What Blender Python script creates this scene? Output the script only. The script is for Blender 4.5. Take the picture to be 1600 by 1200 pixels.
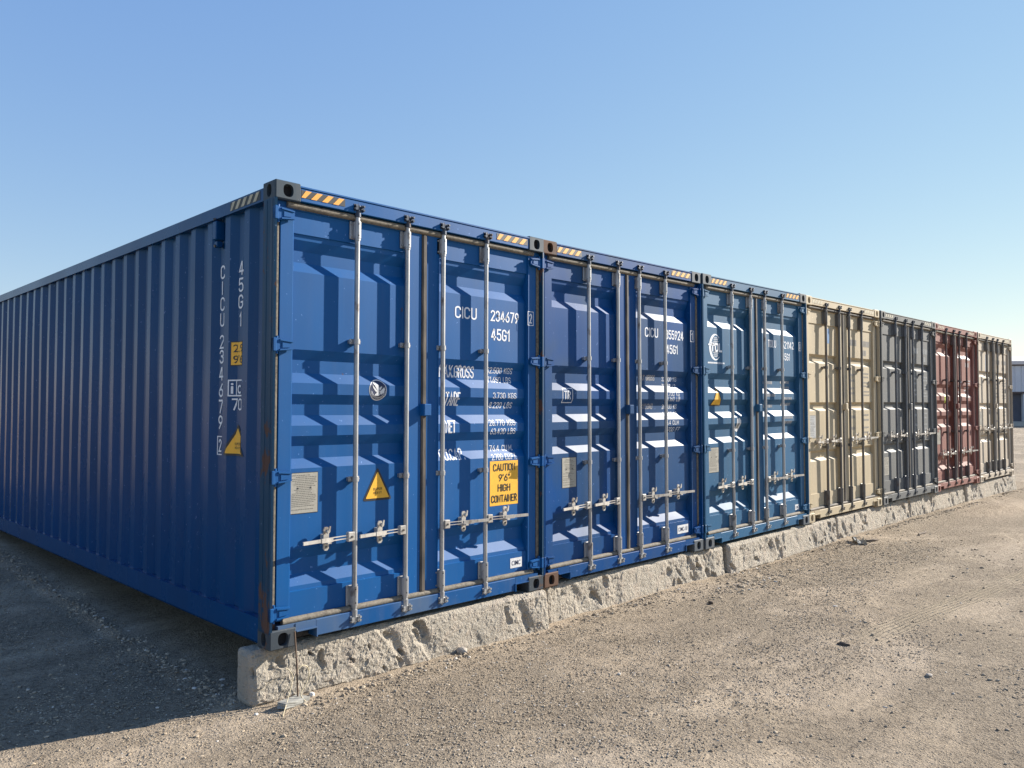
import bpy, bmesh, math, random
import numpy as np
from mathutils import Vector, Matrix
R = math.radians
random.seed(7); rng = np.random.default_rng(11)
for o in list(bpy.data.objects): bpy.data.objects.remove(o)
SC = bpy.context.scene
COL = SC.collection

# ------------------------------------------------------------------ camera
cam_d = bpy.data.cameras.new('camera'); cam = bpy.data.objects.new('camera', cam_d); COL.objects.link(cam)
SC.camera = cam
cam.location = (-2.37333, -4.47130, 1.48410)
yaw, pit, rol = 0.782896, 0.0281475, -0.002534
fw = Vector((math.sin(yaw)*math.cos(pit), math.cos(yaw)*math.cos(pit), math.sin(pit)))
rt = Vector((math.cos(yaw), -math.sin(yaw), 0)); up = rt.cross(fw)
r2 = rt*math.cos(rol)+up*math.sin(rol); u2 = -rt*math.sin(rol)+up*math.cos(rol)
cam.rotation_euler = Matrix((r2, u2, -fw)).transposed().to_euler()
cam_d.sensor_fit = 'HORIZONTAL'; cam_d.sensor_width = 36; cam_d.lens = 36*1238.9/1600
cam_d.clip_start = 0.05; cam_d.clip_end = 6000
SC.render.resolution_x = 1024; SC.render.resolution_y = 768

# ------------------------------------------------------------------ sun and sky
SUN_AZ = 72.6   # degrees from the door normal, towards +x
SUN_EL = 25.5
sx, sy = math.sin(R(SUN_AZ)), -math.cos(R(SUN_AZ))
sdir = Vector((sx*math.cos(R(SUN_EL)), sy*math.cos(R(SUN_EL)), math.sin(R(SUN_EL))))
sl = bpy.data.lights.new('sun', 'SUN'); sl.energy = 5.0; sl.angle = R(0.53); sl.color = (1, 0.93, 0.83)
so = bpy.data.objects.new('sun', sl); COL.objects.link(so); so.location = (20, -10, 20)
so.rotation_euler = sdir.to_track_quat('Z', 'Y').to_euler()
W = bpy.data.worlds.new('World'); SC.world = W; W.use_nodes = True
nt = W.node_tree; bg = nt.nodes['Background']
sky = nt.nodes.new('ShaderNodeTexSky'); sky.sky_type = 'NISHITA'; sky.sun_disc = False
sky.sun_elevation = R(SUN_EL); sky.sun_rotation = math.atan2(sx, sy)
sky.altitude = 0; sky.air_density = 1.0; sky.dust_density = 0.0; sky.ozone_density = 2.0
bg.inputs[1].default_value = 0.085
SK = 0.085*2**1.1
sp = nt.nodes.new('ShaderNodeSeparateColor'); cb = nt.nodes.new('ShaderNodeCombineColor'); nt.links.new(sky.outputs[0], sp.inputs[0])
for ch, (A_, g_) in enumerate(((.772, .77), (.765, .60), (.845, .25))):   # thin summer haze: a softer, more even sky than the clean model
    p_ = nt.nodes.new('ShaderNodeMath'); p_.operation = 'POWER'; m1 = nt.nodes.new('ShaderNodeMath'); m1.operation = 'MULTIPLY'; m2 = nt.nodes.new('ShaderNodeMath'); m2.operation = 'MULTIPLY'
    nt.links.new(sp.outputs[ch], m1.inputs[0]); m1.inputs[1].default_value = SK; nt.links.new(m1.outputs[0], p_.inputs[0]); p_.inputs[1].default_value = g_
    nt.links.new(p_.outputs[0], m2.inputs[0]); m2.inputs[1].default_value = A_/SK; nt.links.new(m2.outputs[0], cb.inputs[ch])
nt.links.new(cb.outputs[0], bg.inputs[0])
SC.view_settings.view_transform = 'Standard'; SC.view_settings.look = 'None'
SC.view_settings.exposure = 1.1; SC.view_settings.gamma = 1
SC.render.engine = 'CYCLES'

# ------------------------------------------------------------------ helpers
class MB:
    def __init__(s): s.v = []; s.f = []; s.m = []; s.mats = []; s.cur = 0; s.sm = []; s.smooth = False
    def mat(s, m):
        if m not in s.mats: s.mats.append(m)
        s.cur = s.mats.index(m); return s
    def add(s, vs, fs):
        b = len(s.v); s.v += [tuple(v) for v in vs]
        for f in fs: s.f.append(tuple(b+i for i in f)); s.m.append(s.cur); s.sm.append(s.smooth)
    def box(s, x0, x1, y0, y1, z0, z1, bev=0.0):
        if x0 > x1: x0, x1 = x1, x0
        if bev <= 0:
            s.add([(x, y, z) for z in (z0, z1) for y in (y0, y1) for x in (x0, x1)],
                  [(0, 2, 3, 1), (4, 5, 7, 6), (0, 1, 5, 4), (2, 6, 7, 3), (0, 4, 6, 2), (1, 3, 7, 5)])
            return
        bm = bmesh.new()
        bmesh.ops.create_cube(bm, size=1, matrix=Matrix.Translation(((x0+x1)/2, (y0+y1)/2, (z0+z1)/2)) @ Matrix.Diagonal((x1-x0, y1-y0, z1-z0, 1)))
        bmesh.ops.bevel(bm, geom=bm.edges[:], offset=bev, segments=1, affect='EDGES')
        s.frombm(bm)
    def frombm(s, bm):
        bm.verts.index_update(); s.add([v.co[:] for v in bm.verts], [[v.index for v in f.verts] for f in bm.faces]); bm.free()
    def tube(s, pts, r, n=10, cap=True, rs=None):
        pts = [Vector(p) for p in pts]; vs = []; N = len(pts)
        ref = Vector((0, 0, 1))
        for i, p in enumerate(pts):
            t = (pts[min(i+1, N-1)]-pts[max(i-1, 0)]).normalized()
            a = t.cross(ref)
            if a.length < .05: a = t.cross(Vector((1, 0, 0)))
            a.normalize(); b = t.cross(a)
            rr = rs[i] if rs else r
            for k in range(n):
                an = 2*math.pi*k/n; vs.append(p+a*math.cos(an)*rr+b*math.sin(an)*rr)
        fs = [(i*n+k, i*n+(k+1) % n, (i+1)*n+(k+1) % n, (i+1)*n+k) for i in range(N-1) for k in range(n)]
        sm = s.smooth; s.smooth = True; s.add(vs, fs)
        s.smooth = False
        if cap: s.add(vs[:n], [tuple(range(n))[::-1]]); s.add(vs[-n:], [tuple(range(n))])
        s.smooth = sm
    def prism(s, poly, axis, a, b):
        # poly: 2D points; axis 'y' -> (x,z) extruded in y ; 'x' -> (y,z); 'z' -> (x,y)
        def P(p, t): return {'y': (p[0], t, p[1]), 'x': (t, p[0], p[1]), 'z': (p[0], p[1], t)}[axis]
        n = len(poly)
        s.add([P(p, a) for p in poly]+[P(p, b) for p in poly],
              [tuple(range(n)), tuple(range(2*n-1, n-1, -1))]+[(i, n+i, n+(i+1) % n, (i+1) % n) for i in range(n)])
    def build(s, name, parent=None, fixn=True):
        me = bpy.data.meshes.new(name); me.from_pydata(s.v, [], s.f)
        for m in s.mats: me.materials.append(m)
        me.polygons.foreach_set('material_index', s.m); me.polygons.foreach_set('use_smooth', s.sm)
        if fixn:
            bm = bmesh.new(); bm.from_mesh(me); bmesh.ops.recalc_face_normals(bm, faces=bm.faces[:]); bm.to_mesh(me); bm.free()
        me.update()
        o = bpy.data.objects.new(name, me); COL.objects.link(o)
        if parent: o.parent = parent
        return o
def tag(o, label=None, cat=None, group=None, kind=None):
    if label: o['label'] = label
    if cat: o['category'] = cat
    if group: o['group'] = group
    if kind: o['kind'] = kind
    return o
def empty(name, loc):
    o = bpy.data.objects.new(name, None); o.location = loc; COL.objects.link(o); o.empty_display_size = .3; return o

# vectorised value noise
def _hash(i, j, k, seed):
    h = (i*374761393+j*668265263+k*2147483647+seed*974634777) & 0xffffffff
    h = (h ^ (h >> 13))*1274126177 & 0xffffffff
    h = (h ^ (h >> 16)) * 2246822519 & 0xffffffff
    return ((h ^ (h >> 15)) & 0xffffff)/16777216.0
def vnoise(x, y, z=0.0, seed=0):
    x = np.asarray(x, float); y = np.asarray(y, float)+0*x; z = np.asarray(z, float)+0*x
    xi = np.floor(x).astype(np.int64); yi = np.floor(y).astype(np.int64); zi = np.floor(z).astype(np.int64)
    fx, fy, fz = x-xi, y-yi, z-zi
    fx = fx*fx*(3-2*fx); fy = fy*fy*(3-2*fy); fz = fz*fz*(3-2*fz)
    r = 0
    for a in (0, 1):
        for b in (0, 1):
            for c in (0, 1):
                w = (fx if a else 1-fx)*(fy if b else 1-fy)*(fz if c else 1-fz)
                r = r+w*_hash(xi+a, yi+b, zi+c, seed)
    return r*2-1
def fbm(x, y, z=0.0, o=4, seed=0):
    r = 0; a = 1; s = 0
    for i in range(o):
        r = r+a*vnoise(x*2**i+13.7*i, y*2**i+5.1*i, z*2**i if not np.isscalar(z) else z*2**i, seed+i); s += a; a *= .5
    return r/s

def facets(x, y, seed=0):
    """broken-stone relief: every Voronoi cell is a tilted plane at its own depth"""
    xi = np.floor(x).astype(np.int64); yi = np.floor(y).astype(np.int64)
    best = np.full(x.shape, 9.0); val = np.zeros(x.shape)
    for a in (-1, 0, 1):
        for b in (-1, 0, 1):
            cx, cy = xi+a, yi+b; z0 = cx*0
            px, py = cx+_hash(cx, cy, z0, seed), cy+_hash(cx, cy, z0+1, seed)
            dd = (x-px)**2+(y-py)**2
            v = _hash(cx, cy, z0+2, seed)-.5+(x-px)*(_hash(cx, cy, z0+3, seed)-.5)*1.1+(y-py)*(_hash(cx, cy, z0+4, seed)-.5)*1.1
            m = dd < best; best = np.where(m, dd, best); val = np.where(m, v, val)
    return val
# ------------------------------------------------------------------ materials
class NM:
    def __init__(s, name):
        s.m = bpy.data.materials.new(name); s.m.use_nodes = True; s.t = s.m.node_tree; s.b = s.t.nodes['Principled BSDF']
        tc = s.t.nodes.new('ShaderNodeTexCoord'); s.co = tc.outputs['Object']
    def mapping(s, sc=(1, 1, 1), off=(0, 0, 0)):
        n = s.t.nodes.new('ShaderNodeMapping'); n.inputs['Scale'].default_value = sc; n.inputs['Location'].default_value = off
        s.t.links.new(s.co, n.inputs[0]); return n.outputs[0]
    def noise(s, scale, detail=4, rough=.55, sc=(1, 1, 1), off=(0, 0, 0), dist=0):
        n = s.t.nodes.new('ShaderNodeTexNoise'); n.inputs['Scale'].default_value = scale; n.inputs['Detail'].default_value = detail
        n.inputs['Roughness'].default_value = rough; n.inputs['Distortion'].default_value = dist
        s.t.links.new(s.mapping(sc, off), n.inputs['Vector']); return n.outputs[0]
    def vor(s, scale, sc=(1, 1, 1), feat='F1'):
        n = s.t.nodes.new('ShaderNodeTexVoronoi'); n.feature = feat; n.inputs['Scale'].default_value = scale
        s.t.links.new(s.mapping(sc), n.inputs['Vector']); return n
    def ramp(s, inp, stops):
        n = s.t.nodes.new('ShaderNodeValToRGB'); e = n.color_ramp.elements
        while len(e) > 1: e.remove(e[-1])
        for i, (p, c) in enumerate(stops):
            el = e[0] if i == 0 else e.new(p)
            el.position = p; el.color = (c, c, c, 1) if isinstance(c, (int, float)) else (*c, 1)
        s.t.links.new(inp, n.inputs[0]); return n.outputs[0]
    def mix(s, f, a, b, mode='MIX'):
        n = s.t.nodes.new('ShaderNodeMix'); n.data_type = 'RGBA'; n.blend_type = mode
        for k, v in ((0, f), (6, a), (7, b)):
            if isinstance(v, (int, float)): n.inputs[k].default_value = v if k == 0 else (v, v, v, 1)
            elif isinstance(v, tuple): n.inputs[k].default_value = (*v, 1)
            else: s.t.links.new(v, n.inputs[k])
        return n.outputs[2]
    def math(s, op, a, b=0.0):
        n = s.t.nodes.new('ShaderNodeMath'); n.operation = op
        for k, v in ((0, a), (1, b)):
            if isinstance(v, (int, float)): n.inputs[k].default_value = v
            else: s.t.links.new(v, n.inputs[k])
        return n.outputs[0]
    def sep(s):
        n = s.t.nodes.new('ShaderNodeSeparateXYZ'); s.t.links.new(s.co, n.inputs[0]); return n.outputs
    def set(s, col=None, rough=None, metal=None, spec=None):
        for k, v in (('Base Color', col), ('Roughness', rough), ('Metallic', metal), ('Specular IOR Level', spec)):
            if v is None: continue
            if isinstance(v, tuple): s.b.inputs[k].default_value = (*v, 1)
            elif isinstance(v, (int, float)): s.b.inputs[k].default_value = v
            else: s.t.links.new(v, s.b.inputs[k])
        return s.m
    def bump(s, h, strength=.3, dist=.01):
        n = s.t.nodes.new('ShaderNodeBump'); n.inputs['Strength'].default_value = strength; n.inputs['Distance'].default_value = dist
        s.t.links.new(h, n.inputs['Height']); s.t.links.new(n.outputs[0], s.b.inputs['Normal'])

RUST = (0.11, 0.055, 0.032)
def paint(name, base, rust=.15, rough=.32, seed=0, fade=None, fade_amt=.35, dust=.15, spec=.4):
    m = NM(name); of = (seed*3.7, seed*1.9, seed*5.3)
    n1 = m.noise(1.3, 5, .6, (1, 1, .55), of)
    c = m.mix(m.ramp(n1, [(.35, 0), (.7, 1)]), base, tuple(x*.80+.004 for x in base))
    if fade:
        nf = m.noise(.9, 3, .5, (1.2, 1, .8), (of[0]+9, 0, 3), dist=.6)
        c = m.mix(m.math('MULTIPLY', m.ramp(nf, [(.46, 0), (.56, 1)]), fade_amt), c, fade)
    # vertical dirt streaks and dust
    st = m.noise(6, 4, .6, (3.2, 3.2, .12), of)
    c = m.mix(m.math('MULTIPLY', m.ramp(st, [(.48, 0), (.75, 1)]), dust), c, (.22, .19, .15))
    # scuffs, chips
    sc = m.noise(34, 3, .6, (1, 1, 1), of)
    c = m.mix(m.math('MULTIPLY', m.ramp(sc, [(.69, 0), (.715, 1)]), .7), c, tuple(min(1, x*1.5+.12) for x in base))
    rn = m.noise(5, 6, .68, (1, 1, .5), (of[0], 4, of[2]))
    lo = .74-rust*.32
    rm = m.ramp(rn, [(lo, 0), (lo+.035, 1)])
    c = m.mix(m.math('MULTIPLY', rm, .85), c, RUST)
    m.set(c, m.mix(rm, m.ramp(n1, [(.3, rough), (.75, rough+.12)]), .8), 0, spec)
    # gentle oil-canning of the sheet + fine orange peel
    h = m.math('ADD', m.math('MULTIPLY', m.noise(2.2, 1, .3, (1, 1, .7), of), 1.0), m.math('MULTIPLY', m.noise(60, 2, .5), .012))
    m.bump(h, .22, .03)
    return m.m
def flat(name, col, rough=.55, metal=0, var=.12, sc=30, spec=.5):
    m = NM(name); n = m.noise(sc, 4, .6)
    c = m.mix(m.ramp(n, [(.3, 0), (.7, 1)]), tuple(x*(1-var) for x in col), tuple(min(1, x*(1+var)) for x in col))
    return m.set(c, rough, metal, spec)
def metal(name, col, rustamt=.4, rough=.45, met=.55):
    m = NM(name)
    n = m.noise(14, 5, .65, (1, 1, .25)); n2 = m.noise(9, 5, .7, (1, 1, .5), (3, 3, 3))
    c = m.mix(m.ramp(n, [(.3, 0), (.7, 1)]), col, tuple(x*.62 for x in col))
    rm = m.ramp(n2, [(.6-.12*rustamt, 0), (.72-.12*rustamt, 1)])
    c = m.mix(m.math('MULTIPLY', rm, .6), c, (.12, .075, .045))
    m.set(c, m.mix(rm, rough, .8), met, .5); m.bump(m.noise(70, 3, .6), .12, .004)
    return m.m
M = {}
M['galv'] = metal('galvanised_steel', (.45, .455, .46), .35, .42)
M['galvdark'] = metal('weathered_steel', (.13, .125, .12), .8, .5)
M['camdark'] = metal('dark_blue_steel', (.04, .055, .085), .3, .5, .4)
M['rodtan'] = metal('weathered_bar_tan', (.17, .16, .145), .5, .5, .3)
M['rodgrey'] = metal('weathered_bar_grey', (.15, .16, .175), .3, .5, .3)
M['rodred'] = metal('weathered_bar_red', (.13, .10, .10), .8, .5, .3)
M['cast'] = metal('zinc_handle', (.62, .58, .52), .6, .45, .3)
gm = NM('worn_gasket'); gn = gm.noise(12, 5, .65, (1, 1, 1)); gn2 = gm.noise(60, 3, .6)
gm.set(gm.mix(gm.ramp(gn2, [(.35, 0), (.65, 1)]), gm.mix(gm.ramp(gn, [(.4, 0), (.65, 1)]), (.16, .135, .10), (.085, .072, .058)), (.22, .19, .145)), .8)
gm.bump(gn2, .3, .004); M['gasket'] = gm.m
gk = NM('dark_gasket'); gk.set(gk.mix(gk.ramp(gk.noise(10, 4, .6, (1, 1, .3)), [(.4, 0), (.65, 1)]), (.045, .04, .036), (.14, .115, .09)), .75); M['gasketdark'] = gk.m
M['black'] = flat('dark_void', (.006, .006, .007), .9)
M['white'] = flat('white_lettering', (.72, .74, .78), .5, var=.1)
M['greylet'] = flat('grey_lettering', (.30, .30, .31), .6)
M['offwhite'] = flat('sticker_white', (.66, .66, .66), .5)
M['yellow'] = flat('sticker_yellow', (.83, .44, .035), .5, var=.06)
M['amber'] = flat('hazard_amber', (.80, .36, .04), .5, var=.1)
M['pale'] = flat('hazard_faded', (.42, .38, .27), .6, var=.3)
M['blackpaint'] = flat('sticker_black', (.018, .018, .02), .5)
M['plate'] = flat('data_plate_metal', (.36, .34, .29), .5, .15, var=.1, sc=60)
M['platetext'] = flat('data_plate_print', (.10, .095, .085), .6)
M['navy'] = flat('sticker_navy', (.02, .03, .08), .5)
M['bluest'] = flat('sticker_blue', (.10, .22, .42), .5)
M['lime'] = flat('sticker_lime', (.45, .50, .06), .5)

# concrete
cm = NM('broken_concrete')
n1 = cm.noise(3, 5, .6); n2 = cm.noise(45, 5, .7); n3 = cm.noise(9, 4, .6, off=(4, 4, 4)); v = cm.vor(55)
c = cm.mix(cm.ramp(n1, [(.35, 0), (.65, 1)]), (.50, .44, .355), (.44, .395, .325))
c = cm.mix(cm.ramp(n3, [(.5, 0), (.75, 1)]), c, (.48, .40, .32))
c = cm.mix(cm.ramp(n2, [(.3, .55), (.45, 0)]), c, (.17, .155, .14))
c = cm.mix(cm.ramp(v.outputs['Distance'], [(.0, .5), (.22, 0)]), c, (.5, .47, .42))
cm.set(c, .92, 0, .2); cm.bump(cm.math('ADD', n2, cm.math('MULTIPLY', n3, .6)), 1.0, .03)
M['concrete'] = cm.m

# ------------------------------------------------------------------ profiles
PA = [(2.745, .055), (2.591, .055), (2.588, .066), (2.555, .070), (2.490, .106), (2.415, .106), (2.350, .070), (1.852, .070), (1.787, .106),
      (1.703, .106), (1.639, .070), (1.567, .070), (1.502, .106), (1.432, .106), (1.366, .070), (1.300, .070), (1.235, .106), (1.155, .106),
      (1.094, .070), (.586, .070), (.520, .106), (.425, .106), (.355, .070), (.328, .068), (.325, .057), (.16, .057)]
PB = [(2.745, .055), (2.560, .055), (2.557, .066), (2.16, .070), (2.128, .106), (2.075, .106), (2.04, .070), (1.53, .070), (1.498, .106),
      (1.448, .106), (1.415, .070), (.90, .070), (.868, .106), (.800, .106), (.76, .070), (.345, .068), (.342, .057), (.16, .057)]
def prof(P):
    zs = [p[0] for p in P][::-1]; ys = [p[1] for p in P][::-1]
    return lambda z: float(np.interp(z, zs, ys))
WD, HT, LN = 2.438, 2.896, 12.192
PITCH = .278
def side_x(y):   # corrugation of the long side, depth from the outer plane
    t = ((y-.417)/PITCH) % 1.0
    d = .036; f = .13; s = .245
    t = min(t, 1-t)
    if t < f: return 0.0
    if t < f+s: return d*(t-f)/s
    return d
def bow(y, z):   # knocks and oil-canning of the long side, metres
    y = np.asarray(y, float); z = np.asarray(z, float)
    return .0045*vnoise(y*1.1, z*.9, 0, 71)+.0025*vnoise(y*3.6, z*1.5, 0, 72)
SB = []
for i in range(-1, 44):
    for t in (-.375, -.13, .13, .375): SB.append(.417+PITCH*(i+t))
SB = sorted(y for y in SB if .17 < y < LN-.17)

# ------------------------------------------------------------------ decals and lettering laid on the real corrugated surface
def conform(bm, kind, P=None, off=.0015):
    if kind == 'door':
        for z in [p[0] for p in P]:
            bmesh.ops.bisect_plane(bm, geom=bm.verts[:]+bm.edges[:]+bm.faces[:], plane_co=(0, 0, z), plane_no=(0, 0, 1), dist=1e-5)
        f = prof(P)
        for v in bm.verts: v.co.y = f(v.co.z)-off
    elif kind == 'side':
        ys = [v.co.y for v in bm.verts]
        for y in [b for b in SB if min(ys)-.01 < b < max(ys)+.01]:
            bmesh.ops.bisect_plane(bm, geom=bm.verts[:]+bm.edges[:]+bm.faces[:], plane_co=(0, y, 0), plane_no=(0, 1, 0), dist=1e-5)
        zs = [v.co.z for v in bm.verts]
        for k in range(25):
            z = .165+k*2.625/24
            if min(zs) < z < max(zs): bmesh.ops.bisect_plane(bm, geom=bm.verts[:]+bm.edges[:]+bm.faces[:], plane_co=(0, 0, z), plane_no=(0, 0, 1), dist=1e-5)
        for v in bm.verts: v.co.x = .022+side_x(v.co.y)+float(bow(np.array([v.co.y]), np.array([v.co.z]))[0])-off-.0012
    elif kind == 'flat':
        for v in bm.verts: v.co.y = P-off
    elif kind == 'sideflat':
        for v in bm.verts: v.co.x = P-off
    return bm
def to_world(kind, u, v, base=0.0): # u rightwards as read, v up
    return (u, 0, v) if kind in ('door', 'flat') else (0, -u, v)
def poly_bm(kind, polys):
    bm = bmesh.new()
    for p in polys:
        vs = [bm.verts.new(to_world(kind, *q)) for q in p]
        bm.faces.new(vs)
    bmesh.ops.triangulate(bm, faces=bm.faces[:])
    return bm
def text_bm(kind, txt, u, v, h, w=None, shear=0, bold=0):
    """text with lower left at u,v, cap height h, total width w"""
    cu = bpy.data.curves.new('t', 'FONT'); cu.body = txt; cu.size = 1; cu.fill_mode = 'FRONT'; cu.shear = shear; cu.offset = bold; cu.resolution_u = 3
    ob = bpy.data.objects.new('t', cu); COL.objects.link(ob)
    dg = bpy.context.evaluated_depsgraph_get(); me = ob.evaluated_get(dg).to_mesh()
    vs = np.array([q.co[:2] for q in me.vertices]); fs = [tuple(p.vertices) for p in me.polygons]
    ob.evaluated_get(dg).to_mesh_clear(); bpy.data.objects.remove(ob); bpy.data.curves.remove(cu)
    mn = vs.min(0); mx = vs.max(0)
    caph = .695
    sy_ = h/caph
    sx_ = (w/(mx[0]-mn[0])) if w else sy_*.62
    bm = bmesh.new(); bv = [bm.verts.new(to_world(kind, u+(p[0]-mn[0])*sx_, v+p[1]*sy_)) for p in vs]
    for f in fs:
        try: bm.faces.new([bv[i] for i in f])
        except ValueError: pass
    return bm
def arc(cx, cy, rx, ry, a0, a1, n=7): return [(cx+rx*math.cos(R(a0+(a1-a0)*i/n)), cy+ry*math.sin(R(a0+(a1-a0)*i/n))) for i in range(n+1)]
def glyph(ch):
    w = .5; q = .25; t = .22   # condensed, with half-round ends
    T = arc(q, 1-t, q, t, 0, 180); B_ = arc(q, t, q, t, 180, 360)
    G = {
     'I': (0, [[(0, 0), (0, 1)]]), '1': (.2, [[(0, .76), (.2, 1), (.2, 0)]]),
     'O': (w, [T+B_+[(w, 1-t)]]), '0': (w, [T+B_+[(w, 1-t)]]), 'D': (w, [[(0, 0), (0, 1), (.22, 1)]+arc(.25, .75, .25, .25, 90, 0, 4)+arc(.25, .25, .25, .25, 0, -90, 4)+[(0, 0)]]),
     'C': (w, [[(w, .78)]+T[1:]+B_[:-1]+[(w, .22)]]), 'U': (w, [[(0, 1)]+B_+[(w, 1)]]),
     'G': (w, [[(w, .78)]+T[1:]+B_[:-1]+[(w, .22), (w, .46), (.28, .46)]]),
     'J': (w, [[(w, 1)]+arc(q, t, q, t, 0, -180)]),
     '2': (w, [arc(q, 1-t, q, t, 170, 0)+[(w, .68), (0, 0), (w, 0)]]),
     '3': (w, [arc(q, .75, .24, .25, 165, -60)+[(.20, .54)], [(.2, .54)]+arc(q, .26, q, .27, 70, -165)]),
     '4': (w+.04, [[(.36, 0), (.36, 1)], [(.30, 1), (0, .26), (w+.04, .26)]]),
     '5': (w, [[(w-.03, 1), (.04, 1), (.02, .56)]+arc(q, .32, q, .30, 110, 0)+arc(q, t, q, t, 0, -170)]),
     '6': (w, [[(.40, 1), (.04, .45)]+arc(q, .29, q, .29, 150, -190, 12)]),
     '7': (w, [[(0, 1), (w, 1), (.16, 0)]]),
     '8': (w, [arc(q, .76, .22, .24, 0, 360, 10), arc(q, .26, q, .26, 0, 360, 10)]),
     '9': (w, [[(.10, 0), (.46, .55)]+arc(q, .71, q, .29, -30, 310, 12)]),
     'A': (w+.04, [[(0, 0), (.27, 1), (.54, 0)], [(.08, .3), (.46, .3)]]), 'X': (w, [[(0, 0), (w, 1)], [(0, 1), (w, 0)]]),
     'M': (.62, [[(0, 0), (0, 1), (.31, .3), (.62, 1), (.62, 0)]]), 'N': (w, [[(0, 0), (0, 1), (w, 0), (w, 1)]]),
     'R': (w, [[(0, 0), (0, 1), (.25, 1)]+arc(.25, .76, .25, .24, 90, -90, 6)+[(0, .52)], [(.25, .52), (w, 0)]]),
     'P': (w, [[(0, 0), (0, 1), (.25, 1)]+arc(.25, .74, .25, .26, 90, -90, 6)+[(0, .48)]]),
     'B': (w, [[(.25, .53), (0, .53), (0, 1), (.25, 1)]+arc(.25, .765, .22, .235, 90, -90, 6)+arc(.25, .265, .25, .265, 90, -90, 6)+[(0, 0), (0, .53)]]),
     'S': (w, [arc(q, .75, q, .25, 15, 250, 8)+arc(q, .26, q, .26, 70, -165, 8)]),
     'K': (w, [[(0, 0), (0, 1)], [(w, 1), (0, .42)], [(.16, .56), (w, 0)]]), 'T': (w, [[(0, 1), (w, 1)], [(q, 1), (q, 0)]]),
     'E': (.44, [[(.44, 1), (0, 1), (0, 0), (.44, 0)], [(0, .52), (.36, .52)]]), 'L': (.42, [[(0, 1), (0, 0), (.42, 0)]]), 'F': (.44, [[(.44, 1), (0, 1), (0, 0)], [(0, .52), (.36, .52)]]),
     'H': (w, [[(0, 0), (0, 1)], [(w, 0), (w, 1)], [(0, .52), (w, .52)]]), 'Y': (w, [[(0, 1), (q, .5), (w, 1)], [(q, .5), (q, 0)]]), 'V': (w, [[(0, 1), (q, 0), (w, 1)]]),
     '.': (.0, [[(0, 0), (0, .09)]]), "'": (.0, [[(0, 1), (0, .8)]]), '"': (.16, [[(0, 1), (0, .8)], [(.16, 1), (.16, .8)]]), ' ': (.30, []), '-': (.25, [[(0, .45), (.25, .45)]]),
    }
    return G[ch]
def stroke_polys(txt, u, v, h, w, wt=.13, shear=0):
    # lay out at unit height, then scale
    x = 0; items = []; gap = .24
    for ch in txt:
        gw, ls = glyph(ch)
        for l in ls: items.append([(x+a, b) for a, b in l])
        x += gw+gap
    tot = x-gap
    sxx = (w-wt*h)/(tot) if tot > 0 else 1
    hs = h-wt*h; out = []; hw_ = wt*h/2
    for l in items:
        P_ = [Vector((u+hw_+a*sxx+shear*b*h, v+hw_+b*hs)) for a, b in l]
        n = len(P_); side = []
        for i in range(n):
            d0 = (P_[i]-P_[i-1]).normalized() if i > 0 else (P_[1]-P_[0]).normalized()
            d1 = (P_[i+1]-P_[i]).normalized() if i < n-1 else d0
            m_ = d0+d1
            m_ = m_.normalized() if m_.length > .2 else d1
            nn = Vector((-m_.y, m_.x)); k = 1/max(.45, nn.dot(Vector((-d1.y, d1.x))))
            e = -d0*hw_*.8 if i == 0 else (d1*hw_*.8 if i == n-1 else Vector((0, 0)))
            side.append((P_[i]+nn*hw_*k+e, P_[i]-nn*hw_*k+e))
        for i in range(n-1):
            out.append([tuple(side[i][0]), tuple(side[i][1]), tuple(side[i+1][1]), tuple(side[i+1][0])])
    return out
def frame_polys(u0, v0, u1, v1, t):
    return [[(u0, v0), (u1, v0), (u1, v0+t), (u0, v0+t)], [(u0, v1-t), (u1, v1-t), (u1, v1), (u0, v1)],
            [(u0, v0+t), (u0+t, v0+t), (u0+t, v1-t), (u0, v1-t)], [(u1-t, v0+t), (u1, v0+t), (u1, v1-t), (u1-t, v1-t)]]
def rect(u0, v0, u1, v1): return [(u0, v0), (u1, v0), (u1, v1), (u0, v1)]
def circle(cx, cy, r, n=28, ry=None): return [(cx+r*math.cos(2*math.pi*i/n), cy+(ry or r)*math.sin(2*math.pi*i/n)) for i in range(n)]
def ring_polys(cx, cy, r0, r1, a0=0, a1=360, n=28, e=1.0):
    out = []
    for i in range(n):
        a = R(a0+(a1-a0)*i/n); b = R(a0+(a1-a0)*(i+1)/n)
        out.append([(cx+r0*math.cos(a), cy+r0*e*math.sin(a)), (cx+r1*math.cos(a), cy+r1*e*math.sin(a)), (cx+r1*math.cos(b), cy+r1*e*math.sin(b)), (cx+r0*math.cos(b), cy+r0*e*math.sin(b))])
    return out
class Decal:
    def __init__(s, kind, P): s.k = kind; s.P = P; s.mb = MB()
    def polys(s, pl, m, off): s.mb.mat(m); s.mb.frombm(conform(poly_bm(s.k, pl), s.k, s.P, off)); return s
    def text(s, t, u, v, h, w, m, off=.0015, shear=0, bold=0, wt=.135):
        if not bold: return s.polys(stroke_polys(t, u, v, h, w, wt), m, off)
        s.mb.mat(m); s.mb.frombm(conform(text_bm(s.k, t, u, v, h, w, shear, bold), s.k, s.P, off)); return s
    def build(s, name, parent): return s.mb.build(name, parent, fixn=False)

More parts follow.
